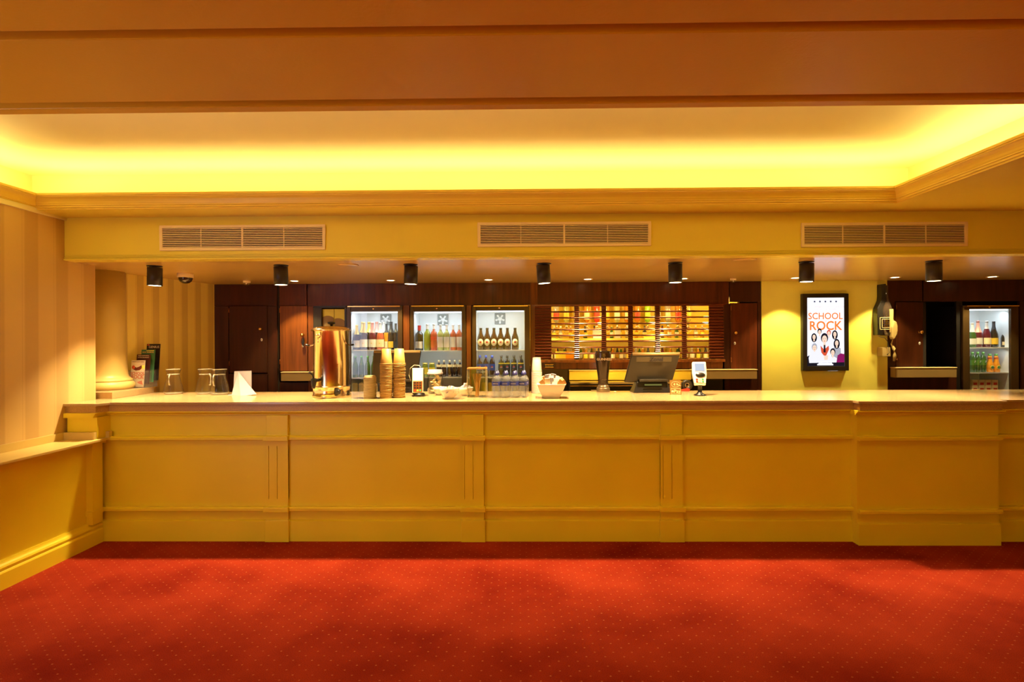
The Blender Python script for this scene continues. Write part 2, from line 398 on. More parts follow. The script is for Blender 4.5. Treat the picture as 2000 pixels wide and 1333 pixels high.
# cove light strips in the trough (real fittings)
for i, b_ in enumerate((MB().box(-3.4, 2.6, 3.915, 3.945, 2.575, 2.592), MB().box(-3.655, -3.625, .9, 3.8, 2.575, 2.592), MB().box(2.825, 2.855, .9, 3.8, 2.575, 2.592))):
    tag(b_.build('light_strip', 'cove_strip'), ('yellow light strip hidden in the ceiling cove above the bar front', 'yellow light strip hidden in the cove along the left wall', 'yellow light strip hidden in the cove on the right side')[i], 'light')

# ================================================================== BAR COUNTER
def zc(y): return 1.11 * (1062 - y) / 277.2
XL, XE = -3.35, 6.0
bc = thing('bar_counter', 'long cream panelled bar counter with pilasters under a stone top', 'bar counter', (0, YF, 0))
def cb(name, x0, x1, d0, d1, z0, z1, m='panel', bevel=.0):   # depth measured from counter top front edge
    return BX(x0, x1, d0, d1, z0, z1).build(name, m, bc, bevel=bevel)
P0, P1 = X_(1662, 4.24), X_(1952, 4.16)
Zb, Zm = zc(803), zc(812)
def run(x0, x1, o):      # a stretch of counter front; o = forward offset
    for a, b_ in ((zc(853), Zm), (zc(993), zc(861)), (zc(1020), zc(1001))): cb('panel', x0, x1, .062 - o, .12, a, b_)
    for a, b_ in ((853, 861), (993, 1001)):
        MB().prism([(.12, zc(b_)), (.026 - o, zc(b_)), (.022 - o, zc(b_) + .004), (.022 - o, zc(a) - .010), (.030 - o, zc(a)), (.12, zc(a))], x0, x1, 'x').build('rail', 'panel', bc)
    MB().prism([(.12, 0), (.042 - o, 0), (.042 - o, zc(1020) - .008), (.054 - o, zc(1020)), (.12, zc(1020))], x0, x1, 'x').build('plinth', 'panel', bc)
    e = .0 if o == 0 else .02
    MB().prism([(.12, Zm), (.048 - o, Zm), (.040 - o, Zm + .004), (.040 - o, Zm + .010), (.034 - o, Zm + .014), (.024 - o, Zb - .014), (.018 - o, Zb - .010), (.018 - o, Zb - .001), (.12, Zb - .001)], x0 - e, x1 + e, 'x').build('crown_moulding', 'panel', bc)
run(XL, P0, 0); run(P0, P1, .08); run(P1, XE, 0)
for a, b_ in ((521, 563), (903, 945), (1290, 1333)):
    Yp = YF + .045; x0, x1 = X_(a, Yp, 900), X_(b_, Yp, 900)
    pil = BX(x0, x1, .038, .06, zc(853), Zm).build('pilaster', 'panel', bc, bevel=.003)
    g = .005; cx = (x0 + x1) / 2; gz0, gz1 = zc(978), zc(873)
    mb = MB()
    for c0, c1 in ((x0, x0 + .016), (x0 + .016 + g, cx - g / 2), (cx + g / 2, x1)): mb.box(c0, c1, .038, .06, gz0, gz1)
    mb.box(x0, x1, .048, .06, gz0, gz1).box(x0, x1, .038, .06, zc(993), gz0).box(x0, x1, .038, .06, gz1, zc(861))
    mb.build('fluting', 'panel', pil)
    BX(x0, x1, .038, .06, zc(1020), zc(1001)).build('base_block', 'panel', pil)
    BX(x0 - .010, x1 + .010, .024, .06, 0, zc(1020) + .004).build('plinth_block', 'panel', pil, bevel=.004)
    for r0, r1 in ((853, 861), (993, 1001)):
        BX(x0 - .014, x1 + .014, .004, .06, zc(r1) - .004, zc(r0) + .002).build('rail_block', 'panel', pil, bevel=.004)
# pedestal end under the column, standing on the ledge
ped = BX(-3.50, -3.285, -.075, .2, .890, Zm).build('end_pedestal', 'panel', bc)
MB().prism([(-3.515, Zb), (-3.515, Zm), (-3.285, Zm), (-3.262, Zb)], -.095, .1, 'y').build('crown_moulding', 'panel', ped)
BX(-3.285, -3.268, -.075, .1, .835, Zm).build('side_board', 'panel', ped)
# countertop
ct = thing('countertop', 'long glossy beige stone countertop on the bar', 'countertop', (0, 0, 0))
def poly_top(o):
    return [(-3.52, YF - .09 + o), (-3.262 - o, YF - .09 + o), (-3.225 - o, YF + o), (P0 - .02 + o, YF + o), (P0 - .02 + o, YF - .075 + o), (P1 + .02 - o, YF - .075 + o), (P1 + .02 - o, YF + o), (XE, YF + o), (XE, 5.04), (-3.52, 5.04)]
MB().prism(poly_top(0), zc(790), ZT, 'z').build('slab', 'stone', ct, bevel=.003)
MB().prism(poly_top(.022), Zb, zc(790) - .0005, 'z').build('edge_band', 'stone_edge', ct, label='darker speckled band under the slab')
BX(XL, XE, 4.90, 4.95, .0, Zb - .005).build('back_panel', 'wood3', bc, loc=(0, -YF, 0))
# stone plinth and column
tag(MB().prism([(-3.68, 4.45), (-3.405, 4.45), (-3.42, 4.78), (-3.45, 5.03), (-3.60, 5.03), (-3.69, 4.72)], ZT + .0005, ZT + .055, 'z').build('stone_plinth', 'stone', bevel=.002),
    'low stone plinth on the left end of the countertop carrying the column', 'plinth')
col = thing('column', 'round cream painted column at the left end of the bar', 'column', (-3.72, 4.785, ZT + .055))
r0 = .160
MB().lathe([(r0 + .045, .0), (r0 + .055, .010), (r0 + .062, .028), (r0 + .060, .050), (r0 + .048, .066), (r0 + .040, .070)], 48).build('base_moulding', 'column', col)
MB().lathe([(r0 + .040, .070), (r0 + .044, .074), (r0 + .044, .088), (r0 + .030, .094), (r0 + .016, .106), (r0 + .008, .13), (r0 + .004, .16), (r0, .25), (r0 - .003, .6), (r0 - .010, ZS - ZT - .0555)], 48).build('shaft', 'column', col)

# ================================================================== BACK WALL
wb = sempty('wall_back')
def bp(x0, x1, y0, y1, m='wood', name='panel', Y=YB, th=.03, parent=wb, bevel=.002):
    """panel between photo columns x0,x1 and rows y0,y1 on plane Y"""
    return BX(X_(x0, Y, y0), X_(x1, Y, y0), Y, Y + th, Z_(y1, Y, (x0 + x1) / 2), Z_(y0, Y, (x0 + x1) / 2)).build(name, m, parent, bevel=bevel)
def px(x0, x1, z0, z1, m='wood', name='panel', Y=YB, th=.03, parent=wb, bevel=.002):
    return BX(X_(x0, Y), X_(x1, Y), Y, Y + th, z0, z1).build(name, m, parent, bevel=bevel)
ZH = Z_(596, YB)         # underside of header
ZD0 = Z_(727, YB); 
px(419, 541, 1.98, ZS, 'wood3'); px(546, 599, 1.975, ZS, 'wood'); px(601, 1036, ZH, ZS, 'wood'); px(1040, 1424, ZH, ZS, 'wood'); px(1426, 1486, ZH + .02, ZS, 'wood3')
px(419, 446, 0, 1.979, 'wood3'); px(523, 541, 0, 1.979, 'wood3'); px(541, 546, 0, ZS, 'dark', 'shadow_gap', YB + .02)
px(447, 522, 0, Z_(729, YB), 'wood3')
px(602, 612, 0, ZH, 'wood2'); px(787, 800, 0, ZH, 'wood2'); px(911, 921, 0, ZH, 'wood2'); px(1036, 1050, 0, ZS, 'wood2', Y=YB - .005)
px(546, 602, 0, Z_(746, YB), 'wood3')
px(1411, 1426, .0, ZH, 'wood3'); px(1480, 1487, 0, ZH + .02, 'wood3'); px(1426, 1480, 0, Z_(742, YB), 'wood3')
px(612, 676, 0, Z_(668, YB), 'black'); px(612, 676, Z_(600, YB), ZH, 'black')
px(673, 677, Z_(668, YB), Z_(600, YB), 'black'); px(612, 628, Z_(668, YB), Z_(600, YB), 'pos')
# hatch lower wall with yellow lit back of the serving shelf
px(1043, 1415, 0, Z_(724, YB) - .115, 'black')
px(1043, 1415, Z_(722, YB), Z_(709, YB), 'wood2', 'hatch_rail')
px(1043, 1110, Z_(745, YB), Z_(722, YB), 'fframe')
px(1350, 1415, Z_(745, YB), Z_(722, YB), 'fframe')
# painted wall between the two dark parts
struct('wall_back_painted', BX(X_(1487, YB), X_(1732, YB), YB - .01, YB + .06, 0, ZS), 'yellow')
# right dark part
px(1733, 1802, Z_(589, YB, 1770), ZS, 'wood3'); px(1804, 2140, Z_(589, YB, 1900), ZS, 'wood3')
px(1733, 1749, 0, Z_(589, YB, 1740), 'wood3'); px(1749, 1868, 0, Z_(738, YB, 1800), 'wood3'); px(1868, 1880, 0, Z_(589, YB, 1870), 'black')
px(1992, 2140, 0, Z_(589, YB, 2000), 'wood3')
struct('wall_niche', MB().box(X_(1806, 5.95), X_(1870, 5.95), 6.45, 6.5, .8, ZS).box(X_(1800, 5.95), X_(1806, 5.95), 5.93, 6.5, .8, ZS), 'dark')

def knob_set(parent, x, z, Y, zesc, m='brass'):
    k = MB().lathe([(.0, -.045), (.014, -.043), (.020, -.032), (.016, -.020), (.008, -.014), (.007, -.004), (.016, 0)], 16, (x, Y, z), axis='y').build('knob', m, parent)
    e = MB().lathe([(.0, -.004), (.010, -.004), (.010, 0)], 14, (0, 0, 0), axis='y').xf(Matrix.Translation((x, Y, zesc)) @ Matrix.Diagonal((1, 1, 1.7, 1))).build('escutcheon', 'white' if m == 'brass' else 'bronze', parent)
    MB().box(x - .002, x + .002, Y - .006, Y - .0035, zesc - .007, zesc + .007).build('keyhole', 'black', e)
def cabinet(label, x0, x1, y0, y1, kx, ky, ky2, m, km='brass'):
    Yc = YB - .014; cx = (x0 + x1) / 2
    t = thing('wall_cabinet', label, 'cabinet', (X_(cx, Yc), Yc, Z_(y1, Yc, cx)))
    ox, oz = X_(cx, Yc), Z_(y1, Yc, cx)
    h = Z_(y0, Yc, cx) - oz; a, b_ = X_(x0, Yc) - ox, X_(x1, Yc) - ox
    BX(a, b_, .014, .30, 0, h).build('body', 'wood3', t)
    d = BX(a + .004, b_ - .004, 0, .018, .003, h - .004).build('door', m, t, bevel=.003)
    knob_set(d, X_(kx, Yc) - ox, Z_(ky, Yc, kx) - oz, 0, Z_(ky2, Yc, kx) - oz, km)
    for zz in (.08, h - .08): MB().lathe([(.005, 0), (.005, .05)], 8, (a + .004, -.003, zz)).build('hinge', 'bronze', t)
    return t
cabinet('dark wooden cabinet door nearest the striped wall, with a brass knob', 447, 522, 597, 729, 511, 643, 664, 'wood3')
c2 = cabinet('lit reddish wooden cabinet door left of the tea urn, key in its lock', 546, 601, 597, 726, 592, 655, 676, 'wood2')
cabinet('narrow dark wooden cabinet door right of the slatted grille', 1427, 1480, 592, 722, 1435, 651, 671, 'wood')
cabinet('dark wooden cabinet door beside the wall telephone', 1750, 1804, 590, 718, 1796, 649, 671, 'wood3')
Yc = YB - .05
kf = thing('key_fob', 'dark leather key fob hanging from the lit cabinet knob', 'key fob', (X_(592, Yc), Yc, Z_(676, Yc, 592)))
MB().hexa([(-.003, -.004, 0), (.003, -.004, 0), (.003, .004, 0), (-.003, .004, 0)], [(-.016, -.004, .035), (.016, -.004, .035), (.016, .004, .035), (-.016, .004, .035)]).build('fob', 'black', kf)
MB().hexa([(-.016, -.004, .035), (.016, -.004, .035), (.016, .004, .035), (-.016, .004, .035)], [(-.003, -.004, .085), (.003, -.004, .085), (.003, .004, .085), (-.003, .004, .085)]).build('strap', 'black', kf)
# beige service ledges
def ledge(label, x0, x1, y0, y1, m='beige', d=.10, thick=None):
    Y = YB - d; cx = (x0 + x1) / 2
    t = thing('service_shelf', label, 'shelf', (X_(cx, Y), Y, Z_(y1, Y, cx)))
    ox, oz = X_(cx, Y), Z_(y1, Y, cx); h = Z_(y0, Y, cx) - oz
    BX(X_(x0, Y) - ox, X_(x1, Y) - ox, .004, d - .016, 0, h - .008).build('front_board', m, t, bevel=.003)
    BX(X_(x0, Y) - ox - .004, X_(x1, Y) - ox + .004, 0, d - .016, h - .008, h).build('top_edge', 'cream' if m == 'beige' else 'ledge', t, bevel=.002)
ledge('beige shelf edge below the lit cabinet left of the tea urn', 548, 613, 727, 745)
ledge('beige shelf edge between the slatted grille and the yellow wall', 1352, 1479, 722, 741)
ledge('dim beige shelf edge under the cabinet beside the telephone', 1749, 1869, 718, 738)
ledge('bright yellow painted shelf front under the slatted grille', 1112, 1350, 723, 743, 'amberb', .08)
point('shelf_point_light', (X_(1180, 5.7), 5.66, Z_(735, 5.7)+.10), .5, WARM, .02)  # small warm point light in front of the yellow shelf
# steel undercounter unit in front of the hatch
uc = thing('bottle_cooler', 'low dark bottle cooler with steel edges behind the beer tap', 'cooler', (X_(1170, 5.6), 5.6, 0))
a_, b__ = X_(1113, 5.6) - X_(1170, 5.6), X_(1345, 5.6) - X_(1170, 5.6)
BX(a_, b__, 0, .2, 0, Z_(748, 5.6)).build('body', 'black', uc)
BX(a_, b__, -.012, .2, Z_(751, 5.6), Z_(747.5, 5.6)).build('top_edge', 'chrome', uc)
BX(a_, b__, -.008, 0, Z_(755.5, 5.6), Z_(754, 5.6)).build('door_rail', 'brass', uc)
for i in range(3):
    BX(a_ + .03 + i * .37, a_ + .37 + i * .37, -.004, .001, .45, Z_(757, 5.6)).build('door', 'pos', uc, bevel=.003)

# mirrored niche left of the first fridge, yellow and arched reflections painted in
mn = thing('mirror_niche', 'small yellow panel pair with painted-in reflections above the tea urn', 'mirror', (X_(651, YB), YB + .04, Z_(668, YB)))
ox, oz = X_(651, YB), Z_(668, YB); hh = Z_(602, YB) - oz
for x0, x1 in ((628, 650), (651, 673)):
    p = BX(X_(x0, YB) - ox, X_(x1, YB) - ox, 0, .01, 0, hh).build('panel', 'yellow', mn)
for cx_, cz_, r_ in ((638, 634, 19), (658, 640, 20)):
    c0 = X_(cx_, YB) - ox; z0 = Z_(cz_, YB) - oz; rr = r_ * s_(YB)
    lo, hi = (X_(628, YB) - ox, X_(649.5, YB) - ox) if cx_ < 650 else (X_(651.5, YB) - ox, X_(673, YB) - ox)
    pts = [(min(max(c0 + rr * math.cos(R(a)), lo), hi), z0 + rr * math.sin(R(a))) for a in range(0, 181, 10)] + [(max(c0 - rr, lo), 0), (min(c0 + rr, hi), 0)]
    MB().prism(pts, -.006, -.001, 'y').build('arch_reflection', 'beige', mn)

# ================================================================== BOTTLE KIT
bm_ = {}
def bmat(key, col, trans=0.0):
    if key not in bm_:
        bm_[key] = glass('bottle_' + key, col, body=1 - trans, bodycol=col, rough=.05) if trans else mat('bottle_' + key, col, .08, coat=.6)
    return bm_[key]
SHAPE = {  # profile as fraction of height for body; r in metres
 'champagne': (.300, .043, [(.9, 0), (1, .02), (1, .42), (.93, .52), (.60, .66), (.38, .78), (.34, .86), (.34, .97)]),
 'wine': (.300, .037, [(.92, 0), (1, .02), (1, .60), (.90, .67), (.45, .75), (.38, .80), (.36, .97)]),
 'beer': (.250, .034, [(.92, 0), (1, .02), (1, .50), (.88, .60), (.50, .76), (.38, .90), (.38, .96)]),
 'soda': (.235, .034, [(.8, 0), (1, .03), (.96, .25), (1, .45), (1, .62), (.80, .76), (.42, .86), (.38, .92)]),
 'spirit': (.27, .036, [(.95, 0), (1, .02), (1, .66), (.85, .74), (.40, .80), (.36, .94)]),
 'juice': (.200, .032, [(.9, 0), (1, .03), (1, .35), (.86, .50), (.66, .62), (.62, .80), (.50, .88), (.42, .92)]),
 'small': (.18, .030, [(.9, 0), (1, .03), (1, .50), (.82, .62), (.42, .78), (.36, .94)]),
}
def bottle(label, kind, loc, glassm, capm, labm=None, lab=(.12, .42), foil=None, mark=None, group=None, k=1.0, kr=1.0, cat='bottle', larc=150):
    H, r, pr = SHAPE[kind]; H *= k; r *= k * kr
    nm = {'champagne': 'sparkling_wine_bottle', 'wine': 'wine_bottle', 'beer': 'beer_bottle', 'soda': 'soda_bottle', 'spirit': 'spirit_bottle', 'juice': 'juice_bottle', 'small': 'mixer_bottle'}[kind]
    t = thing(nm, label, cat, loc, 0, group)
    pts = [(a * r, b * H) for a, b in pr]
    MB().lathe(pts, 16).build('body', glassm, t)
    top = pts[-1]
    MB().lathe([(top[0] * 1.12, top[1] - .012 * k), (top[0] * 1.15, top[1] + .006), (top[0] * 1.1, H), (0, H + .001)], 12).build('cap', capm, t)
    if foil:
        z0 = foil * H; seg = [(rr * 1.04 + .0006, z) for rr, z in pts if z > z0 + .001]
        # radius at z0
        for (ra, za), (rb, zb) in zip(pts, pts[1:]):
            if za <= z0 <= zb: rz = ra + (rb - ra) * (z0 - za) / (zb - za)
        MB().lathe([(rz * 1.04 + .0006, z0)] + seg, 16, cap=False).build('foil', capm, t)
    if labm:
        rl = r * 1.012 + .0004
        MB().lathe([(rl, lab[0] * H), (rl, lab[1] * H)], 10, a0=270 - larc / 2, a1=270 + larc / 2).build('label', labm, t)
        if mark:
            mc, mr = mark; zc_ = (lab[0] + lab[1]) / 2 * H
            MB().lathe([(0, -.0008), (mr, -.0008), (mr, 0)], 14, (0, -rl, zc_), axis='y').build('emblem', mc, t)
    return t
LABW = solid('label_white', (.75, .72, .62)); LABC = solid('label_cream', (.85, .72, .42)); LABG = solid('label_gold', (.80, .52, .05))
LABB = solid('label_blue', (.03, .07, .35)); LABY = solid('label_yellow', (.75, .60, .05)); LABR = solid('label_red', (.55, .04, .02)); LABK = solid('label_black', (.03, .03, .03))
GOLD = mat('gold_foil', (.85, .65, .18), .3, metal=.7); PINK = mat('pink_foil', (.85, .40, .32), .35, metal=.4); WFOIL = mat('pale_foil', (.78, .76, .66), .35, metal=.4)
BFOIL = mat('black_foil', (.04, .045, .045), .4); RFOIL = mat('red_foil', (.60, .02, .03), .35); SILV = mat('silver_cap', (.7, .72, .72), .3, metal=.6)
GDK = bmat('dark', (.018, .016, .010)); GBR = bmat('brown', (.05, .016, .006)); GGN = bmat('green', (.06, .16, .03), .35); GRS = bmat('rose', (.75, .16, .07), .45)
GWH = bmat('whitewine', (.62, .62, .20), .45); GYG = bmat('greenwine', (.34, .40, .05), .4); GCL = bmat('clear', (.8, .8, .75), .75); GCO = bmat('cola', (.03, .012, .008)); GOR = bmat('orange', (.85, .32, .02)); GRD = bmat('purple', (.10, .012, .02))
GAM = bmat('amber', (.65, .25, .02), .3)

# ================================================================== FRIDGES
FY = YB - .03
def fridge(label, x0, x1, g0, g1, gy0, sh1, sh2, fanx, tint=1.0, dim=1.0):
    cx = (x0 + x1) / 2; ox = X_(cx, FY)
    t = thing('display_fridge', label, 'fridge', (ox, FY, 0))
    L_, R_ = X_(x0, FY) - ox, X_(x1, FY) - ox; a, b_ = X_(g0, FY) - ox, X_(g1, FY) - ox
    top = Z_(gy0, FY, cx); HT = min(Z_(597, FY, cx), ZH - .004); D = .44
    # cabinet shell
    mb = MB(); il, ir = a - .01, b_ + .01
    mb.box(L_ + .004, il, .03, D, .08, HT).box(ir, R_ - .004, .03, D, .08, HT).box(il, ir, D - .02, D, .08, HT).box(il, ir, .03, D - .02, top + .012, HT).box(il, ir, .03, D - .02, .08, .12)
    mb.build('cabinet', 'liner', t)
    mb = MB(); mb.box(L_, a, 0, .03, .08, HT).box(b_, R_, 0, .03, .08, HT).box(a, b_, 0, .03, top, HT).box(a, b_, 0, .03, .08, .18)
    fr = mb.build('door_frame', 'fframe', t, bevel=.004)
    BX(a, b_, .010, .014, .18, top).build('door_pane', 'pane', t)
    MB().lathe([(0, -.006), (.010, -.006), (.012, 0)], 14, (X_(fanx if fanx else cx, FY) * 0 + (a + b_) / 2 - .01, 0, (top + HT) / 2), axis='y').build('lock', 'chrome', fr)
    MB().box(L_ + .02, R_ - .02, -.03, 0, HT - .012, HT - .002).build('top_lip', 'brass', fr)
    MB().box(L_, L_ + .004, .03, D, .08, HT).box(R_ - .004, R_, .03, D, .08, HT).build('side_skin', 'black', t)
    zz = []
    for i, sy in enumerate((sh1, sh2)):
        Ys = FY + .05; z = Z_(sy, Ys, cx); zz.append(z)
        s = BX(il, ir, .05, D - .03, z - .008, z - .002).build('shelf', 'shelfw', t)
        BX(il, ir, .044, .05, z - .009, z + .001).build('edge_strip', 'shelfw', s)
    BX(il, ir, .05, D - .03, .80, .808).build('shelf', 'shelfw', t)
    fx = X_(fanx, FY + D) - ox; fz = top - .075
    fan = BX(fx - .062, fx + .062, D - .04, D - .02, fz - .062, fz + .068).build('fan_guard', 'fan', t, bevel=.004)
    MB().lathe([(0, -.006), (.022, -.006), (.026, 0)], 16, (fx, D - .04, fz), axis='y').build('fan_hub', 'shelfw', fan)
    mbf = MB()
    for k in range(5):
        an = k * 72 + 18; mbf.box(.026, .055, -.003, 0, -.010, .010); 
        mbf.v[-8:] = [tuple(Matrix.Translation((fx, D - .041, fz)) @ Matrix.Rotation(R(an), 4, 'Y') @ Vector(p)) for p in mbf.v[-8:]]
    mbf.build('fan_blades', 'liner', fan)
    BX(il + .02, ir - .02, .035, .055, top - .012, top + .010).build('light_tube', 'tube', t)
    area('fridge_light', (ox + (a + b_) / 2, FY + .07, top - .02), (R(22), 0, 0), (b_ - a) * .9, .04, 1.7 * dim, (.82, .93, 1), 170)
    area('fridge_light', (ox + (a + b_) / 2, FY + .06, zz[0] - .03), (R(25), 0, 0), (b_ - a) * .9, .03, .5 * dim, (.9, .95, .9), 170)
    return t, zz
F1, z1 = fridge('lit drinks fridge behind the tea urn with sparkling wine bottles', 677, 786, 685, 777, 609, 684, 738, 755)
F2, z2 = fridge('lit drinks fridge with still wine bottles, in the middle of three', 801, 910, 808, 902, 609, 685, 737, 866)
F3, z3 = fridge('lit drinks fridge with a row of beer bottles over cola', 922, 1035, 930, 1025, 607, 684, 737, 977)
F4, z4 = fridge('lit drinks fridge standing alone at the far right', 1881, 1990, 1894, 1975, 604, 679, 728, 1960, dim=.6)
BY = FY + .115
def put(fx, z, y=BY): return (X_(fx, y), y, z)
# fridge 1
f1 = [(697, 'gold', GDK, GOLD, LABW, .93, 'with yellow foil, shortest and leftmost'), (711, 'gold', GDK, GOLD, LABW, 1.03, 'with yellow foil and white label, second from left'),
      (727.5, 'pink', GRD, PINK, LABW, 1.03, 'with pink foil and white label'), (743, 'pale', GRS, WFOIL, LABC, 1.02, 'of rosé with pale foil and cream label')]
for x, n, g, c, l, k, d in f1:
    bottle('sparkling wine bottle %s, urn fridge' % d, 'champagne', put(x, z1[0]), g, c, l, (.10, .38), .62, k=k, mark=(LABG, .006))
for x, n, c, l, d in ((755, 'a', BFOIL, LABC, 'orange-labelled bottle half hidden beside the rosé'), (763, 'b', BFOIL, LABG, 'dark bottle with a gold label right of the rosé'), (773, 'c', BFOIL, LABK, 'dark bottle with black foil at the right end')):
    bottle('%s in the fridge behind the urn' % d, 'wine', put(x, z1[0], BY + (.09 if n == 'a' else 0)), GOR if n == 'a' else GDK, c, l, (.08, .32), .66, k=.98, kr=.8)
for i, x in enumerate((708, 721, 736, 750, 764)):
    bottle('sparkling wine bottle in the back row of the fridge behind the urn', 'champagne', put(x, z1[0], BY + .13), GDK, (GOLD, GOLD, PINK, WFOIL, BFOIL)[i], None, foil=.62, k=1.06, group='back row bottles of the urn fridge')
for i, x in enumerate((694, 706, 718, 730, 742, 754)):
    bottle('small green glass bottle on the middle shelf of the fridge behind the urn', 'beer', put(x, z1[1]), GGN, bmat('greencap', (.1, .3, .05)), None, k=.95, kr=.95, group='green bottles in the urn fridge')
# fridge 2
f2 = [(819, GDK, RFOIL, LABW, 'dark wine bottle with red cap and wide white label', 1.0, 1.15, .80), (834.5, GYG, WFOIL, None, 'yellow-green wine bottle without a front label, second from left', 1.06, .9, .80), (847.5, GRS, WFOIL, LABR, 'rosé wine bottle with a red label, third from left', 1.06, .9, .80),
      (860.5, GWH, WFOIL, LABW, 'white wine bottle with a tall white label, fourth from left', 1.03, .86, .80), (872.5, GWH, WFOIL, LABW, 'white wine bottle with a tall white label, fifth from left', 1.03, .86, .8), (885, GRS, WFOIL, LABW, 'rosé wine bottle with a tall white label, sixth from left', 1.03, .86, .8), (897, GRS, WFOIL, LABW, 'rosé wine bottle with a tall white label, at the right end', 1.03, .86, .8)]
for i, (x, g, c, l, d, k, kr, fo) in enumerate(f2):
    bottle(d + ' of the middle fridge', 'wine', put(x, z2[0]), g, c, l, (.08, .36) if i == 0 else ((.12, .52) if i > 2 else (.38, .52)), fo, k=k * .93, kr=kr * 1.15, larc=120)
for r in range(2):
    for i, x in enumerate((830, 843.5, 857, 867, 878, 888, 898)):
        y = BY + r * .13
        if i < 2:
            t = thing('drinks_can', 'yellow-labelled jar on the middle shelf of the middle fridge, %s' % (('front left', 'front, second from left')[i] if r == 0 else ('rear left', 'rear, second from left')[i]), 'jar', put(x, z2[1], y))
            MB().lathe([(.030, 0), (.033, .004), (.033, .12), (.028, .135), (.028, .14)], 16).build('body', GYG, t)
            MB().lathe([(.0335, .03), (.0335, .105)], 16, cap=False).build('label', LABY, t)
            MB().lathe([(.029, .14), (.029, .152), (0, .152)], 14).build('lid', GOLD, t)
        else:
            bottle('small dark mixer bottle with a cream collar in the middle fridge, %s row' % ('front' if r == 0 else 'rear'), 'small', put(x, z2[1], y), GCO, LABC, LABC, (.60, .75), k=1.0, kr=.95, larc=200, group='dark mixer bottles in the %s row of the middle fridge' % ('front' if r == 0 else 'rear'))
# fridge 3
for i, x in enumerate((939, 951.6, 964.8, 978, 991, 1006)):
    t = bottle('brown beer bottle with cream oval label, %s from left on the top shelf' % ORD[i], 'beer', put(x, z3[0]), GBR, GDK, None, group='beer bottles in the right-hand fridge', k=.98, kr=1.2)
    H, r, _ = SHAPE['beer']
    lb = MB().lathe([(0, -.0012), (.031, -.0012), (.031, 0)], 20, (0, 0, 0), axis='y').xf(Matrix.Translation((0, -r * 1.20, .085)) @ Matrix.Diagonal((1, 1, 1.25, 1))).build('label', LABC, t)
    MB().lathe([(0, -.0022), (.013, -.0022), (.011, -.001)], 10, (0, 0, 0), axis='y').xf(Matrix.Translation((0, -r * 1.20, .088))).build('emblem', LABR, lb)
    MB().lathe([(.0155, .175), (.0150, .205)], 10, a0=200, a1=340).build('neck_label', LABW, t)
for i, x in enumerate((937, 949, 961, 979, 990.5, 1003.5, 1017)):
    bl = i < 3
    t = bottle('cola bottle with %s, %s from left on the middle shelf' % ('a blue label' if bl else 'a yellow topped dark label', ORD[i]), 'soda', put(x, z3[1]), GCO if bl else GDK, LABB if bl else LABK, LABB if bl else LABK, (.30, .60), k=1.02, kr=.95, larc=170, group='cola bottles in the right-hand fridge')
    r = SHAPE['soda'][1] * .97 + .0012; zc_ = .45 * .24
    g = MB().lathe([(0, -.001), (.013, -.001), (.013, 0)], 16, (0, -r, zc_), axis='y').build('emblem', LABW, t)
    MB().prism([(.0125 * math.cos(R(a)), zc_ + .0125 * math.sin(R(a))) for a in range(10, 200, 15)], -r - .0025, -r - .001, 'y').build('emblem_top', LABR, g)
    MB().prism([(.0105 * math.cos(R(a)), zc_ - .002 + .0105 * math.sin(R(a))) for a in range(200, 351, 15)], -r - .0025, -r - .001, 'y').build('emblem_bottom', LABB, g)
    if not bl: MB().lathe([(r + .0003, .60 * .24), (r + .0003, .64 * .24)], 10, a0=190, a1=350).build('label_band', LABY, t)
for i, x in enumerate((1026, 1017, 1006, 995, 984, 973, 962)):
    pass
# fridge 4
for x, g, c, l, k, d, fo in ((1899, GGN, WFOIL, LABW, .95, 'green sparkling wine bottle half hidden at the left end', .62), (1910, GRD, PINK, LABW, 1.03, 'sparkling wine bottle with pink foil', .56), (1927, GRD, WFOIL, LABC, 1.02, 'sparkling wine bottle with pale gold top', .7), (1941, GDK, BFOIL, LABG, 1.0, 'dark bottle with black top and gold label', .7)):
    bottle('%s of the far right fridge' % d, 'champagne', put(x, z4[0]), g, c, l, (.12, .36), fo, k=k * .95, kr=.95)
bottle('small dark bottle standing behind, in the far right fridge', 'small', put(1951, z4[0], BY + .12), GDK, BFOIL, None, k=1.1)
bottle('small dark bottle with pale shoulders at the right end of the far right fridge', 'small', put(1962, z4[0]), GDK, BFOIL, LABC, (.12, .30), k=1.12, mark=(LABG, .008))
for i, x in enumerate((1899, 1909.5, 1920)):
    t = bottle('green lemonade bottle, %s from left in the far right fridge' % ORD[i], 'soda', put(x, z4[1]), GGN, bmat('greencap', (.1, .3, .05)), bmat('greenlab', (.07, .22, .03)), (.35, .60), k=.95, kr=.95)
    text('lettering', '7', .03, LABW, t, (-.002, -.0345, .115), bold=.0006, shear=.2)
for i, x in enumerate((1933, 1945.5)):
    t = bottle('orange juice bottle, %s of two in the far right fridge' % ('left' if i == 0 else 'right'), 'juice', put(x, z4[1]), GOR, bmat('greencap', (.1, .3, .05)), None, k=1.0, kr=1.05)
    MB().lathe([(.0245, .10), (.0215, .125), (.0215, .16)], 14, cap=False).build('neck_sleeve', LABR, t)
    lb = MB().lathe([(0, -.001), (.022, -.001), (.022, 0)], 16, (0, -.0345, .055), axis='y').build('label', LABG, t)
    MB().lathe([(0, -.001), (.017, -.001), (.017, 0)], 16, (0, -.036, .055), axis='y').build('emblem', bmat('greenlab', (.07, .22, .03)), lb)
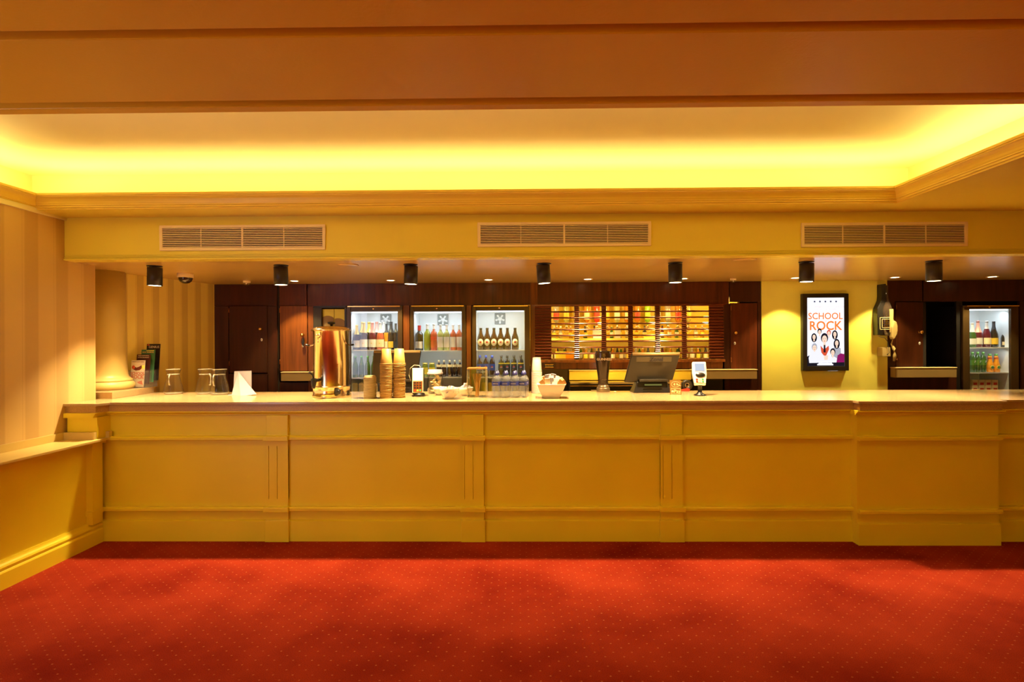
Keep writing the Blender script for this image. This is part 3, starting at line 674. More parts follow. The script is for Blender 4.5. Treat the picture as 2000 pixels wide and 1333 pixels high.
for i, x in enumerate((1900, 1913, 1926, 1939)):
    t = thing('carton_pack', 'patterned cream carton, %s from left on the low shelf of the far right fridge' % ORD[i], 'carton', put(x, .91, BY))
    BX(-.034, .034, -.03, .06, 0, .22).build('carton', 'cream', t, bevel=.008)
    for zz in (.05, .12, .18): BX(-.020, .018, -.032, -.0295, zz - .014, zz + .012).build('print', LABR, t)
for i, x in enumerate((693, 706, 719, 732)):
    tag(MB().lathe([(.030, 0), (.034, .004), (.034, .11), (.026, .125), (0, .125)], 14).build('tonic_can', LABC, loc=put(x, z1[1] - .19)), 'pale drinks can on the low shelf of the fridge behind the urn', 'can', 'pale cans low in the urn fridge')
tag(BX(-.30, .30, -.05, .10, -.01, 0).build('shelf_tray', 'shelfw', loc=put(722, z1[1] - .19)), 'wire shelf under the pale cans in the urn fridge', 'shelf') if False else None
for i, x in enumerate((946, 958, 970, 982, 994, 1006)):
    tag(MB().lathe([(.028, 0), (.031, .004), (.031, .11), (.026, .125), (0, .125)], 14).build('tonic_can', LABY, loc=put(x, z3[1] - .19)), 'yellow-green can low in the right-hand fridge behind the water bottles', 'can', 'yellow-green cans low in the right-hand fridge')
for F, zz, x0, x1 in ((F1, z1, 685, 777), (F3, z3, 930, 1025)):
    z = zz[1] - .19; o = X_((x0 + x1) / 2, FY)
    BX(X_(x0, FY) - F.location.x, X_(x1, FY) - F.location.x, .05, .40, z - .008, z - .0005).build('shelf', 'shelfw', F)
BX(X_(1894, FY) - F4.location.x, X_(1975, FY) - F4.location.x, .05, .40, .89, .8995).build('shelf', 'shelfw', F4)

# ================================================================== SLATTED GRILLE + STOREROOM
GY = YB - .02
gx = X_(1231, GY)
gr = thing('slatted_grille', 'brown slatted roller grille across the lit bottle store', 'grille', (gx, GY, 0))
row_t = [Z_(600 + 11.62 * i, GY) for i in range(9)]; row_b = [Z_(608.2 + 11.62 * i, GY) for i in range(9)]
gA, gB = X_(1077, GY) - gx, X_(1385, GY) - gx
OA, OB = X_(1045, GY) - gx, X_(1413, GY) - gx
Mg = M['grille'] = mat('brown_grille_metal', (.16, .035, .010), .25, metal=.35, coat=.3)
for i in range(10):
    zt = row_b[i - 1] if i else Z_(597, GY); zb = row_t[i] if i < 9 else Z_(703, GY)
    MB().prism([(0, zb), (-.008, zb + .003), (-.012, (zt + zb) / 2), (-.008, zt - .003), (0, zt), (.012, zt), (.012, zb)], gA, gB, 'x').build('slat', 'grille', gr)
for c in (1126.5, 1179.5, 1231.5, 1284.5, 1336.5):
    xc = X_(c, GY) - gx; hw = .0255; mb = MB(); mb.box(xc - hw, xc + hw, .004, .010, row_b[8], row_t[0]); z = row_b[8]
    while z < row_t[0] - .012:
        mb.prism([(.004, z + .002), (-.016, z + .004), (-.019, z + .009), (-.016, z + .013), (.004, z + .017)], xc - hw, xc + hw, 'x'); z += .02165
    mb.build('ribbed_upright', 'grille', gr)
for a, b_ in ((OA, gA), (gB, OB)):
    mb = MB(); mb.box(a, b_, .006, .014, Z_(703, GY), Z_(597, GY)); z = Z_(702, GY)
    while z < Z_(600, GY):
        mb.prism([(.006, z), (-.010, z + .006), (-.014, z + .014), (-.010, z + .022), (.006, z + .028)], a, b_, 'x'); z += .0325
    mb.build('ribbed_side', 'grille', gr)
BX(OA - .01, OB + .01, -.03, .014, Z_(709, GY), Z_(703.5, GY)).build('bottom_bar', 'wood2', gr, bevel=.003)
BX(OA - .02, OB + .02, -.012, .02, Z_(599, GY), ZH).build('head_rail', 'grille', gr)
bd = MB().prism([(.008 * math.cos(R(a)) + (X_(1065, GY) - gx if 90 < a <= 270 else X_(1080, GY) - gx), Z_(715.5, GY) + .016 * math.sin(R(a))) for a in range(0, 360, 20)], -.004, .018, 'y').build('badge', 'brass', gr)
bpz = Z_(715.5, GY)
MB().prism([(X_(1063, GY) - gx, bpz - .012), (X_(1081.5, GY) - gx, bpz - .012), (X_(1081.5, GY) - gx, bpz + .012), (X_(1063, GY) - gx, bpz + .012)], -.006, -.004, 'y').build('badge_plate', 'black', bd)
text('lettering', 'Bostwick', .024, 'ledge', bd, (X_(1072.3, GY) - gx, -.0065, bpz), bold=.0004)
# storeroom box
sr = sempty('wall_storeroom'); SY0, SY1 = YB + .031, 6.56
sx0, sx1 = X_(1050, SY0) - .12, X_(1412, SY0) + .16; sz0, sz1 = Z_(712, SY0) - .02, Z_(594, SY0) + .06
M['store'] = mat('storeroom_paint', (.75, .52, .06), .5)
BX(sx0, sx1, SY1, SY1 + .03, sz0, sz1).build('back_board', 'store', sr)
BX(sx0 - .02, sx0, SY0, SY1, sz0, sz1).build('side_board', 'store', sr); BX(sx1, sx1 + .02, SY0, SY1, sz0, sz1).build('side_board', 'store', sr)
BX(sx0, sx1, SY0, SY1, sz0 - .03, sz0).build('bottom_board', 'store', sr)
mxz = sz1; BX(sx0, sx1, SY0, SY1, mxz, mxz + .02).build('top_board', 'store', sr)
shelfz = [Z_(704, 6.30) , Z_(662, 6.35)]
for i, z in enumerate(shelfz):
    o = BX(sx0 + .01, sx1 - .01, 6.22, SY1 - .005, z - .02, z).build('store_shelf', 'yellow'); tag(o, ('lower yellow shelf of bottles behind the slatted grille', 'upper yellow shelf behind the slatted grille')[i], 'shelf')
BX(sx0, sx1, SY0 + .01, SY0 + .04, Z_(712, SY0), Z_(705, SY0)).build('sill_board', 'store', sr)
for i in range(4):
    point('store_lamp', (sx0 + .25 + i * (sx1 - sx0 - .5) / 3, 6.14, sz1 - .06), 5.0, (1, .70, .22), .03)
for i in range(4):
    point('store_lamp', (sx0 + .25 + i * (sx1 - sx0 - .5) / 3, 6.10, shelfz[1] - .08), 1.8, (1, .75, .3), .02)
# hanging optic bottles along the top
optcol = [('green', GGN), ('green', GGN), ('pale', GCL), ('pale', GWH), ('pale', GWH), ('amber', GAM), ('red', bmat('redspirit', (.7, .04, .02), .2)), ('amber', GAM), ('pale', GWH), ('amber', GAM), ('amber', GAM), ('green', bmat('lime', (.3, .6, .03), .3)), ('green', GGN), ('pale', GCL), ('amber', GAM), ('pale', GWH)]
n = len(optcol); cnt = {}
OY = 6.44
for i, (cn, g) in enumerate(optcol):
    x = sx0 + .12 + (sx1 - sx0 - .5) * i / (n - 1)
    t = thing('optic_bottle', '%s spirit bottle hanging upside down behind the slatted grille' % cn, 'bottle', (x, OY, shelfz[1] + .105), 0, '%s hanging bottles in the bottle store' % cn)
    H, r, pr = SHAPE['spirit']
    MB().lathe([(a * r, H + .03 - b * H) for a, b in pr][::-1], 14).build('body', g, t)
    MB().lathe([(.0, 0), (.012, .0), (.016, .02), (.016, .045), (.013, .05)], 12).build('optic_valve', 'chrome', t)
    MB().lathe([(.037, .12), (.037, .20)], 10, a0=210, a1=330).build('label', (LABW, LABC, LABR, LABG)[i % 4], t)
    rg = MB(); rg.tube([(.034 * math.cos(R(a)), -.012, .0 + .034 * math.sin(R(a))) for a in range(0, 361, 20)], .004, 6); rg.build('ring_bracket', 'cream', t)
kinds = [(GDK, LABC, 'dark'), (GAM, LABW, 'amber'), (GCL, LABW, 'clear'), (GDK, LABG, 'dark'), (GGN, LABW, 'green'), (GAM, LABY, 'amber'), (GRD, LABC, 'dark'), (GCL, LABY, 'clear')]
protos = {}
for rw, (z, yy, N_) in enumerate(((shelfz[0], 6.28, 26), (shelfz[1], 6.30, 22), (shelfz[0], 6.42, 24))):
    for i in range(N_):
        x = sx0 + .09 + (sx1 - sx0 - .18) * (i + random.uniform(-.15, .15) + .3) / N_
        if rw == 1 and (7 < i < 9 or 13 < i < 15): continue
        ki = (i * 3 + rw) % 8; g, l, nmx = kinds[ki]; kd = 'small' if rw != 1 or i % 3 else 'juice'
        rowname = ('front of the lower shelf', 'upper shelf', 'rear of the lower shelf')[rw]
        lab_ = '%s glass bottle on the %s behind the slatted grille' % (nmx, rowname); grp = '%s bottles on the %s of the store' % (nmx, rowname)
        key = (ki, kd)
        if key in protos: dup(protos[key], (x, yy, z), random.uniform(-.4, .4), lab_, grp)
        else: protos[key] = bottle(lab_, kd, (x, yy, z), g, (LABK, GOLD, SILV)[ki % 3], l, (.14, .48), group=grp, k=(.80 if rw != 1 else .72))
for i, (x_, c_, w_b) in enumerate(((1168, LABW, .12), (1206, LABW, .06), (1095, LABY, .12), (1268, LABY, .14), (1112, GOR, .10))):
    zz = shelfz[1] if i in (0, 1, 3) else shelfz[0]
    b_ = thing('storage_box', ('white printed box on the upper shelf behind the grille, left part', 'small white printed box on the upper shelf behind the grille, near the middle', 'yellow box at the left of the lower shelf behind the grille', 'yellow box on the upper shelf behind the till', 'orange box at the left of the lower shelf behind the grille')[i], 'box', (X_(x_, 6.24), 6.235, zz))
    BX(-w_b / 2, w_b / 2, -.02, .03, 0, .10 if i != 3 else .05).build('carton', c_, b_, bevel=.003); BX(-w_b / 2 - .001, w_b / 2 + .001, -.021, -.002, .075 if i != 3 else .03, .082 if i != 3 else .036).build('tape', LABC, b_)

# ================================================================== CEILING FITTINGS
CY = 4.45
for i, x in enumerate((302, 549, 802, 1063, 1319, 1575, 1824)):
    X = X_(x, CY, 535)
    t = thing('ceiling_spotlight', 'black cylinder spotlight under the bar soffit, %s' % ('first at the far left', 'second from left', 'third from left', 'fourth and middle one', 'fifth from left', 'sixth, above the lit poster', 'seventh, at the far right')[i], 'spotlight', (X, CY, ZS - .165), group='black cylinder spotlights over the bar')
    tilt = R((1, -1, 2, -4, 0, 1, 0)[i])
    MB().lathe([(.050, .0), (.056, .0), (.056, .150), (.0, .150)], 28, cap=False).build('housing', 'blackm', t, rot=(0, tilt, 0))
    MB().lathe([(.050, 0), (.046, .010), (.030, .022), (0, .022)], 24, cap=False).build('reflector', 'chrome', t, rot=(0, tilt, 0))
    MB().lathe([(.0, .002), (.047, .002)], 24, cap=False).build('lamp', 'lamp', t, rot=(0, tilt, 0))
    MB().lathe([(.02, .150), (.02, .158), (.058, .160), (.058, .1648)], 24).build('mount', 'blackm', t)
    spot('can_lamp', (X + math.sin(tilt) * -.0, CY, ZS - .168), (X - .02, CY - .07, 0), CAN_W, WARM, 98, .7, .03)
for i, (x, y) in enumerate(((575, 552), (763, 549.5), (954, 549), (1148, 548), (1335, 546.5), (1553, 541), (1748, 541), (1938, 541))):
    DY = 5.60; X = X_(x, DY, y)
    t = thing('recessed_downlight', 'small recessed downlight near the back wall, %s from left' % ORD[i], 'downlight', (X, DY, ZS), group='recessed downlights along the back of the bar')
    MB().lathe([(.036, -.001), (.050, -.004), (.052, -.0002)], 24, cap=False).build('trim_ring', 'ledge', t)
    MB().lathe([(0, -.0015), (.036, -.0015)], 24, cap=False).build('lamp', 'lamp', t)
    spot('downlight_lamp', (X, DY, ZS - .006), (X, DY - .02, 0), DOWN_W, (1, .80, .36), 92, .35, .03)
def dome(label, x, y, r, Y):
    X = X_(x, Y, y)
    t = thing('dome_camera' if r > .04 else 'motion_sensor', label, 'camera' if r > .04 else 'sensor', (X, Y, ZS))
    MB().lathe([(r, -.0002), (r * 1.02, -.004), (r, -r * .55), (r * .92, -r * .6)], 24).build('housing', 'cream', t)
    MB().lathe([(r * .92 * math.cos(R(a)), -r * .6 - r * .85 * math.sin(R(a))) for a in range(0, 91, 15)], 24, cap=False).build('dome', 'smoke' if r > .04 else 'glass', t)
    MB().lathe([(r * .4, -r * .5), (r * .35, -r * 1.05), (0, -r * 1.1)], 12).build('lens', 'chrome', t)
dome('dome camera with smoked cover on the soffit by the striped wall', 362, 535, .066, 4.95)
dome('small ceiling sensor near the dark cabinet at the left', 482, 553, .036, 5.55)
dome('small ceiling sensor near the right end of the dark panelling', 1432, 549, .030, 5.62)
for i, (x, y) in enumerate(((680, 515), (1455, 510))):
    Y = 1050 * .64 / (666 - y); X = X_(x, Y, y)
    tag(MB().lathe([(.085, -.0002), (.085, -.005), (.06, -.009), (0, -.009)], 28).build('ceiling_vent', 'soffit', loc=(X, Y, ZS)), 'flat round ceiling disc in the bar soffit, the %s one' % ('left' if i == 0 else 'right'), 'vent')
for i, (x0, x1, y0, y1) in enumerate(((313, 636, 440, 489.5), (933, 1271, 434, 482), (1564, 1888, 435, 482.5))):
    xa, xb = X_(x0, YK, y0), X_(x1, YK, y0); cx = (x0 + x1) / 2; za, zb = Z_(y1, YK, cx), Z_(y0, YK, cx)
    ox = (xa + xb) / 2
    t = thing('air_vent', 'long cream slatted air vent on the bulkhead, %s' % ('left one', 'middle one', 'right one')[i], 'vent', (ox, YK, za), group='slatted air vents on the bulkhead')
    a, b_, h = xa - ox, xb - ox, zb - za; f = .022
    mb = MB(); mb.box(a, b_, -.012, -.001, 0, f).box(a, b_, -.012, -.001, h - f, h).box(a, a + f, -.012, -.001, f, h - f).box(b_ - f, b_, -.012, -.001, f, h - f)
    mb.build('frame', 'vent', t, bevel=.002)
    BX(a + f, b_ - f, -.0025, -.001, f, h - f).build('backing', 'dark', t)
    ns = 11; pitch = (h - 2 * f) / ns
    for k in range(ns):
        z = f + pitch * (k + .5)
        MB().prism([(-.010, z - pitch * .22), (-.003, z - pitch * .24), (-.003, z + pitch * .20), (-.010, z + pitch * .22)], a + f, b_ - f, 'x').build('slat', 'vent', t)
    for k in (1, 2, 3):
        w = .004 if k != 2 else .012; xx = a + (b_ - a) * k / 4
        BX(xx - w / 2, xx + w / 2, -.0105, -.003, f, h - f).build('mullion', 'vent', t)

# ================================================================== THINGS ON THE WALL
# lit poster
Yp = YB - .01
def lx(x, y=650): return X_(x, Yp - .04, y)
ps = thing('poster_display', 'black framed lit theatre poster on the yellow wall', 'poster', (lx(1612), Yp, Z_(724, Yp, 1612)))
ox, oz = lx(1612), Z_(724, Yp, 1612)
fa, fb, fh = lx(1567) - ox, lx(1657) - ox, Z_(574, Yp - .04, 1612) - oz
sa, sb, s0, s1 = lx(1576) - ox, lx(1648.5) - ox, Z_(715.5, Yp - .04, 1612) - oz, Z_(582, Yp - .04, 1612) - oz
mb = MB().box(fa, sa, -.05, -.0005, 0, fh).box(sb, fb, -.05, -.0005, 0, fh).box(sa, sb, -.05, -.0005, 0, s0).box(sa, sb, -.05, -.0005, s1, fh)
mb.build('frame', 'black', ps, bevel=.004)
EM = lambda n, c, s=1.0: emit('screen_' + n, c, s)
eW = EM('white', (.90, .90, 1), 1.25); eO = EM('orange', (1, .25, .04), .95); eR = EM('red', (.75, .10, .04), .9); eN = EM('navy', (.035, .035, .08), .8)
eS = EM('skin', (.95, .68, .52), 1.0); eK = EM('black', (.015, .012, .02), .8); eG = EM('grey', (.45, .45, .52), .9); eP = EM('magenta', (.30, .01, .12), .9); eL = EM('cloth', (.78, .78, .88), 1.1); eT = EM('text', (.75, .45, .38), 1)
sc = BX(sa, sb, -.040, -.002, s0, s1).build('screen', eW, ps)
W_, H_ = sb - sa, s1 - s0
LAY = [0]
def P2(u, v): return (sa + W_ * u, s1 - H_ * v)
def shp(pts, m, name='print'):
    LAY[0] += 1; d = -.0402 - .00004 * LAY[0]
    return MB().prism([P2(*p) for p in pts], d, d + .00002, 'y').build(name, m, sc)
def ell(u, v, ru, rv, m, a0=0, a1=360, rot=0):
    c, s = math.cos(R(rot)), math.sin(R(rot)); pts = []
    for a in range(a0, a1, 24):
        x, y = ru * math.cos(R(a)), rv * math.sin(R(a)); pts.append((u + x * c - y * s, v + (x * s + y * c) * 1))
    return shp(pts, m)
asp = W_ / H_
for i in range(5):
    u, v = .21 + .145 * i, .055; pts = []
    for k in range(10):
        rr = .042 if k % 2 == 0 else .017; a = R(-90 + 36 * k); pts.append((u + rr * math.cos(a), v + rr * asp * math.sin(a)))
    shp(pts, eN, 'star')
def stext(s, u, v, size, m, sx=1, bold=0):
    LAY[0] += 1; x, z = P2(u, v)
    return text('lettering', s, size, m, sc, (x, -.0402 - .00004 * LAY[0], z), ext=.00001, sx=sx, bold=bold)
stext("LLOYD WEBBER'S SCHOOL OF ROCK", .5, .135, .026, eT, .92); stext('IS A FIVE STAR TRIUMPH', .5, .172, .024, eT, .9)
stext('SCHOOL', .5, .272, .098, eO, .94, .0018); stext('of', .5, .340, .030, eO); stext('ROCK', .5, .415, .135, eO, .93, .003)
def figure(u, v, s, hair, shirt, long=False, lean=0):
    """small printed figure on the poster: hair, face, shoulders"""
    shp([(u - s * 1.5, v + s * 3.0), (u - s * 1.25, v + s * .95), (u - s * .4, v + s * .68), (u + s * .4, v + s * .68), (u + s * 1.25, v + s * .95), (u + s * 1.5, v + s * 3.0)], shirt)
    if long: ell(u, v + s * .18, s * 1.0, s * .85, hair)
    ell(u, v - s * .10, s * .78, s * .58, hair)
    shp([(u - s * .2, v + s * .3), (u + s * .2, v + s * .3), (u + s * .25, v + s * .85), (u - s * .25, v + s * .85)], eS)
    ell(u + lean * s, v + s * .06, s * .55, s * .46, eS)
    for q in (-.2, .2): ell(u + lean * s + q * s, v + s * .0, s * .07, s * .035, eK)
    ell(u + lean * s, v + s * .27, s * .16, s * .04, eR)
figure(.34, .50, .075, eK, eL); figure(.59, .52, .075, eR, eL); figure(.75, .53, .08, eK, eL, True); figure(.19, .57, .078, eK, eL, True)
figure(.80, .66, .085, eK, eG, True); shp([(.66, .80), (.90, .80), (.93, 1), (.64, 1)], eG)
shp([(0, .86), (.18, .80), (.40, .93), (1, .86), (1, 1), (0, 1)], eK)
figure(.20, .73, .095, eG, eL); shp([(.04, .88), (.10, .78), (.34, .80), (.40, .94), (.22, .96), (.06, .97)], eL)
figure(.47, .60, .125, eK, eL)
shp([(.36, .70), (.46, .76), (.58, .70), (.60, .82), (.47, .86), (.38, .80)], eR); shp([(.45, .69), (.49, .69), (.50, .80), (.44, .80)], eK)
shp([(.26, .70), (.34, .69), (.40, .84), (.58, .86), (.55, .92), (.34, .90)], eL); shp([(.62, .72), (.68, .74), (.62, .88), (.52, .90), (.50, .86)], eL)
shp([(.45, .85), (.57, .84), (.55, .91), (.46, .91)], eS)
figure(.69, .80, .09, eK, eL); shp([(.82, .84), (1, .82), (1, .99), (.78, .97)], eP); ell(.92, .86, .09, .045, eP)
shp([(0, .955), (1, .945), (1, 1), (0, 1)], eK)
shp([(.30, .935), (.67, .935), (.67, .965), (.30, .965)], eW); shp([(.27, .968), (.70, .968), (.70, .988), (.27, .988)], eW)
stext('NEW LONDON THEATRE', .485, .951, .014, eK)

# bottle shaped black board on the wall
Ybt = YB - .012
bs = thing('bottle_shaped_board', 'large black bottle-shaped board with cream outlined label, on the yellow wall', 'sign', (X_(1727, Ybt), Ybt, Z_(656, Ybt, 1727)))
ox, oz = X_(1727, Ybt), Z_(656, Ybt, 1727)
def q(x, y, Y=Ybt): return (X_(x, Y, y) - ox, Z_(y, Y, x) - oz)
MB().prism([q(*p) for p in ((1705, 655), (1704.5, 640), (1704, 615), (1704.5, 604), (1708, 596), (1711.5, 588), (1712.5, 580), (1712.5, 557), (1721, 556), (1721, 578), (1722, 588), (1725, 595), (1729, 603), (1730.5, 612), (1731, 655))], -.08, -.001, 'y').build('board', 'black', bs, bevel=.004)
pb = MB().lathe([(.0, 0), (.056, 0), (.060, .01), (.060, .26), (.055, .30), (.034, .37), (.022, .42), (.021, .54), (0, .545)], 20, (q(1730.5, 655, Ybt - .05)[0], -.05, 0)).build('relief_bottle', 'smoke', bs)
a0, z0 = q(1718.5, 644, Ybt - .115); a1, z1_ = q(1741, 620, Ybt - .115)
mb = MB()
for (xa, xb, za, zb_) in ((a0, a1, z0, z0 + .004), (a0, a1, z1_ - .004, z1_), (a0, a0 + .004, z0, z1_), (a1 - .004, a1, z0, z1_),
    (a0 + .022, a1 - .01, z0 + .018, z0 + .022), (a0 + .022, a1 - .01, z1_ - .022, z1_ - .018), (a0 + .022, a0 + .026, z0 + .018, z1_ - .018), (a1 - .014, a1 - .01, z0 + .018, z1_ - .018)):
    mb.box(xa, xb, -.116, -.112, za, zb_)
mb.build('label_outline', 'cream', bs); 
for k, s in enumerate(('SAN', 'WINE', 'RED')): text('lettering', s, .026, 'brass', bs, ((a0 + a1) / 2 + .004, -.113, z1_ - .042 - .026 * k))
# telephone
Yt = YB - .15
ph = thing('wall_telephone', 'cream wall telephone with hanging handset beside the bottle board', 'telephone', (X_(1748, Yt), Yt, Z_(697, Yt, 1748)))
ox, oz = X_(1748, Yt), Z_(697, Yt, 1748)
def q2(x, y): return (X_(x, Yt, y) - ox, Z_(y, Yt, x) - oz)
a, b_ = q2(1741, 650), q2(1748, 604); BX(a[0], b_[0], .02, .149, a[1], b_[1]).build('wall_cradle', 'phone', ph, bevel=.004)
pts = [(1746, 626), (1751, 629), (1753.5, 637), (1753.8, 646), (1752, 655), (1748, 662), (1744, 664), (1742, 659), (1742, 640)]
MB().prism([q2(*p) for p in pts], -.005, .045, 'y').build('handset_back', 'phone', ph, bevel=.010)
mb = MB(); mb.tube([(*[q2(1746, 664)[0]], .02, q2(1746, 664)[1]), (q2(1745, 672)[0], .03, q2(1745, 672)[1]), (q2(1748.5, 682)[0], .02, q2(1748.5, 682)[1]), (q2(1750.5, 694)[0], .02, q2(1750.5, 694)[1]), (q2(1748.5, 706)[0], .02, q2(1748.5, 706)[1])], [.006, .008, .016, .018, .010], 10)
mb.build('handset', 'phone', ph)
a, b_ = q2(1730, 697), q2(1746, 679); bx_ = BX(a[0], b_[0], .05, .139, a[1], b_[1]).build('socket_box', 'phone', ph, bevel=.004)
mb = MB(); mb.tube([(q2(1722, 657)[0], .05, q2(1722, 657)[1]), (q2(1732, 661)[0], .03, q2(1732, 661)[1]), (q2(1738, 668)[0], .03, q2(1738, 668)[1]), (q2(1740, 690)[0], .028, q2(1740, 690)[1]), (q2(1736, 694)[0], .028, q2(1736, 694)[1])], .003, 6); mb.build('cord', 'black', ph)

# ================================================================== THINGS ON THE COUNTER
def ctp(x, y): X, Y = on(x, y, ZT); return X, Y
E0 = ZT + .0008
# --- leaflet holder
hx, hy = on(266, 758, ZT + .055)
hz = ZT + .0565
hl = thing('leaflet_holder', 'clear acrylic leaflet holder on the stone plinth by the column', 'leaflet holder', (hx, hy, hz), R(-6))
BX(-.075, .075, -.002, .001, 0, .155).build('front_pocket', 'acryl', hl); BX(-.075, .075, 0, .17, 0, .004).build('base', 'acryl', hl)
BX(-.078, -.075, 0, .16, 0, .16).build('side', 'acryl', hl); BX(.075, .078, 0, .16, 0, .16).build('side', 'acryl', hl)
BX(-.075, .075, .16, .163, 0, .27).build('back_pocket', 'acryl', hl)
lcol = [('white leaflet with red print, at the front of the leaflet holder', 'ledge2', .0), ('dark maroon leaflet behind the white one in the holder', 'mar', .045), ('green leaflet with yellow print in the holder', 'grn', .085), ('black leaflet with pale lettering, at the back of the holder', 'blk', .135)]
M['mar'] = solid('leaflet_maroon', (.08, .02, .02)); M['grn'] = solid('leaflet_green', (.06, .20, .10)); M['blk'] = solid('leaflet_black', (.02, .015, .015)); M['lred'] = solid('leaflet_red', (.60, .08, .03)); M['lbrown'] = solid('leaflet_brown', (.16, .03, .02))
sc_ = s_(hy)
tops = [54, 64, 72, 82]; xo = [0, .012, .022, .030]
for i, (lb, m, dy) in enumerate(lcol):
    h = tops[i] * sc_ * 1.0 + dy * .15; base = .006 if i == 0 else .02 + i * .012
    t = thing('leaflet', lb, 'leaflet', (hx + xo[i] + dy * .10, hy + .006 + dy, hz + base), R(-6))
    t.rotation_euler = (R(-5), 0, R(-6)); hh_ = h - base
    BX(-.070, .070, 0, .003, 0, hh_).build('sheet', m, t)
    if i == 0:
        text('lettering', 'SCHOOL', .036, 'lred', t, (0, -.001, hh_ * .50), bold=.0012); text('lettering', 'ROCK', .046, 'lred', t, (0, -.001, hh_ * .37), bold=.0018)
        MB().prism([(-.05, .165), (-.02, .150), (.02, .155), (.045, .175), (.035, .200), (.01, .185), (-.015, .178), (-.04, .19)], -.001, 0, 'y').build('print', 'lbrown', t)
        MB().lathe([(0, -.0015), (.016, -.0015), (.016, 0)], 14, (-.045, 0, .182), axis='y').build('print', 'lred', t)
        MB().prism([(.035, .165), (.068, .17), (.068, .20), (.04, .20)], -.001, 0, 'y').build('print', 'yellow', t)
        MB().prism([(-.068, .045), (-.03, .03), (-.055, .06)], -.001, 0, 'y').build('print', 'lbrown', t); MB().prism([(.0, .045), (.05, .06), (.06, .02), (.02, .03)], -.001, 0, 'y').build('print', 'lred', t)
        text('lettering', 'ANDREW LLOYD WEBBER', .010, 'lbrown', t, (0, -.001, hh_ - .016))
    elif i == 1: text('lettering', 'PERFORMANCE', .016, 'ledge2', t, (0, -.001, hh_ - .013)); text('lettering', 'EXTRAORDINARY', .014, 'ledge2', t, (0, -.001, hh_ - .030))
    elif i == 2: text('lettering', 'NEW MUSICAL', .018, 'ledge', t, (0, -.001, hh_ - .025), bold=.0005); BX(-.02, .06, -.001, 0, hh_ - .012, hh_ - .006).build('print', 'yellow', t)
    else: text('lettering', 'GENIUS', .032, 'ledge2', t, (.006, -.001, hh_ - .030)); BX(-.064, -.042, -.001, 0, hh_ - .016, hh_ - .004).build('print', 'lred', t)

# --- carafes
def carafe(label, x, y, hrot, H=.225):
    X, Y = ctp(x, y); t = thing('glass_carafe', label, 'carafe', (X, Y, E0), hrot, 'clear glass carafes on the counter')
    pr = [(.0, .004), (.060, .004), (.074, .012), (.077, .030), (.070, .065), (.056, .120), (.047, .165), (.046, .178), (.054, .200), (.058, .218)]
    pi = []; _ = [(.053, .218), (.050, .200), (.042, .178), (.043, .165), (.052, .12), (.066, .065), (.072, .032), (.066, .018), (0, .018)]
    k = H / .218
    MB().lathe([(a * k, b * k) for a, b in pr + pi], 32, cap=False).build('body', 'glass', t)
    MB().lathe([(.046 * k, .170 * k), (.052 * k, .174 * k), (.046 * k, .178 * k)], 32, cap=False).build('neck_ring', 'glassb', t)
    MB().lathe([(.0, .001), (.062 * k, .001), (.070 * k, .010), (.060 * k, .016), (0, .013)], 28).build('thick_bottom', 'glassb', t)
    MB().tube([(.058 * k * math.cos(R(a)), .058 * k * math.sin(R(a)), .218 * k) for a in range(0, 361, 20)], .0022, 6).build('rim', 'glassb', t)
    MB().tube([(0, -.045 * k, .175 * k), (0, -.070 * k, .178 * k), (0, -.086 * k, .160 * k), (0, -.088 * k, .12 * k), (0, -.080 * k, .085 * k), (0, -.064 * k, .082 * k)], .0055, 8).build('handle', 'glassb', t)
carafe('clear glass carafe standing alone, nearest the column', 339, 770, R(10)); carafe('clear glass carafe, left of the close pair', 401, 770, R(60)); carafe('clear glass carafe, right of the close pair beside the folded paper', 429, 771, R(-5))
# --- folded paper
X, Y = ctp(470, 772)
t = thing('folded_paper', 'white folded sheet of paper standing on the counter beside the carafes', 'paper', (X, Y, E0))
s = s_(Y)
def q3(x, y, d=0): return ((x - 470) * s, d, (772 - y) * s)
MB().add([q3(453, 771, .02), q3(453, 726, .04), q3(486, 725, .05), q3(486, 770, .05)], [(0, 1, 2, 3)]).add([q3(453, 771, .022), q3(453, 726, .042), q3(486, 725, .052), q3(486, 770, .052)], [(0, 3, 2, 1)]).build('back_sheet', 'paper', t)
MB().add([q3(454, 773, -.02), q3(462, 726, .03), q3(486, 752, .0), q3(505, 770, -.03), q3(478, 773, -.07)], [(0, 4, 1), (1, 4, 2), (2, 4, 3)]).add([q3(462, 726, .032), q3(453, 760, .018), q3(454, 773, -.018)], [(0, 1, 2)]).build('front_fold', 'paper', t)
BX(-.10, .02, -.03, .02, 0, .003).build('flat_sheet', 'paper', t)

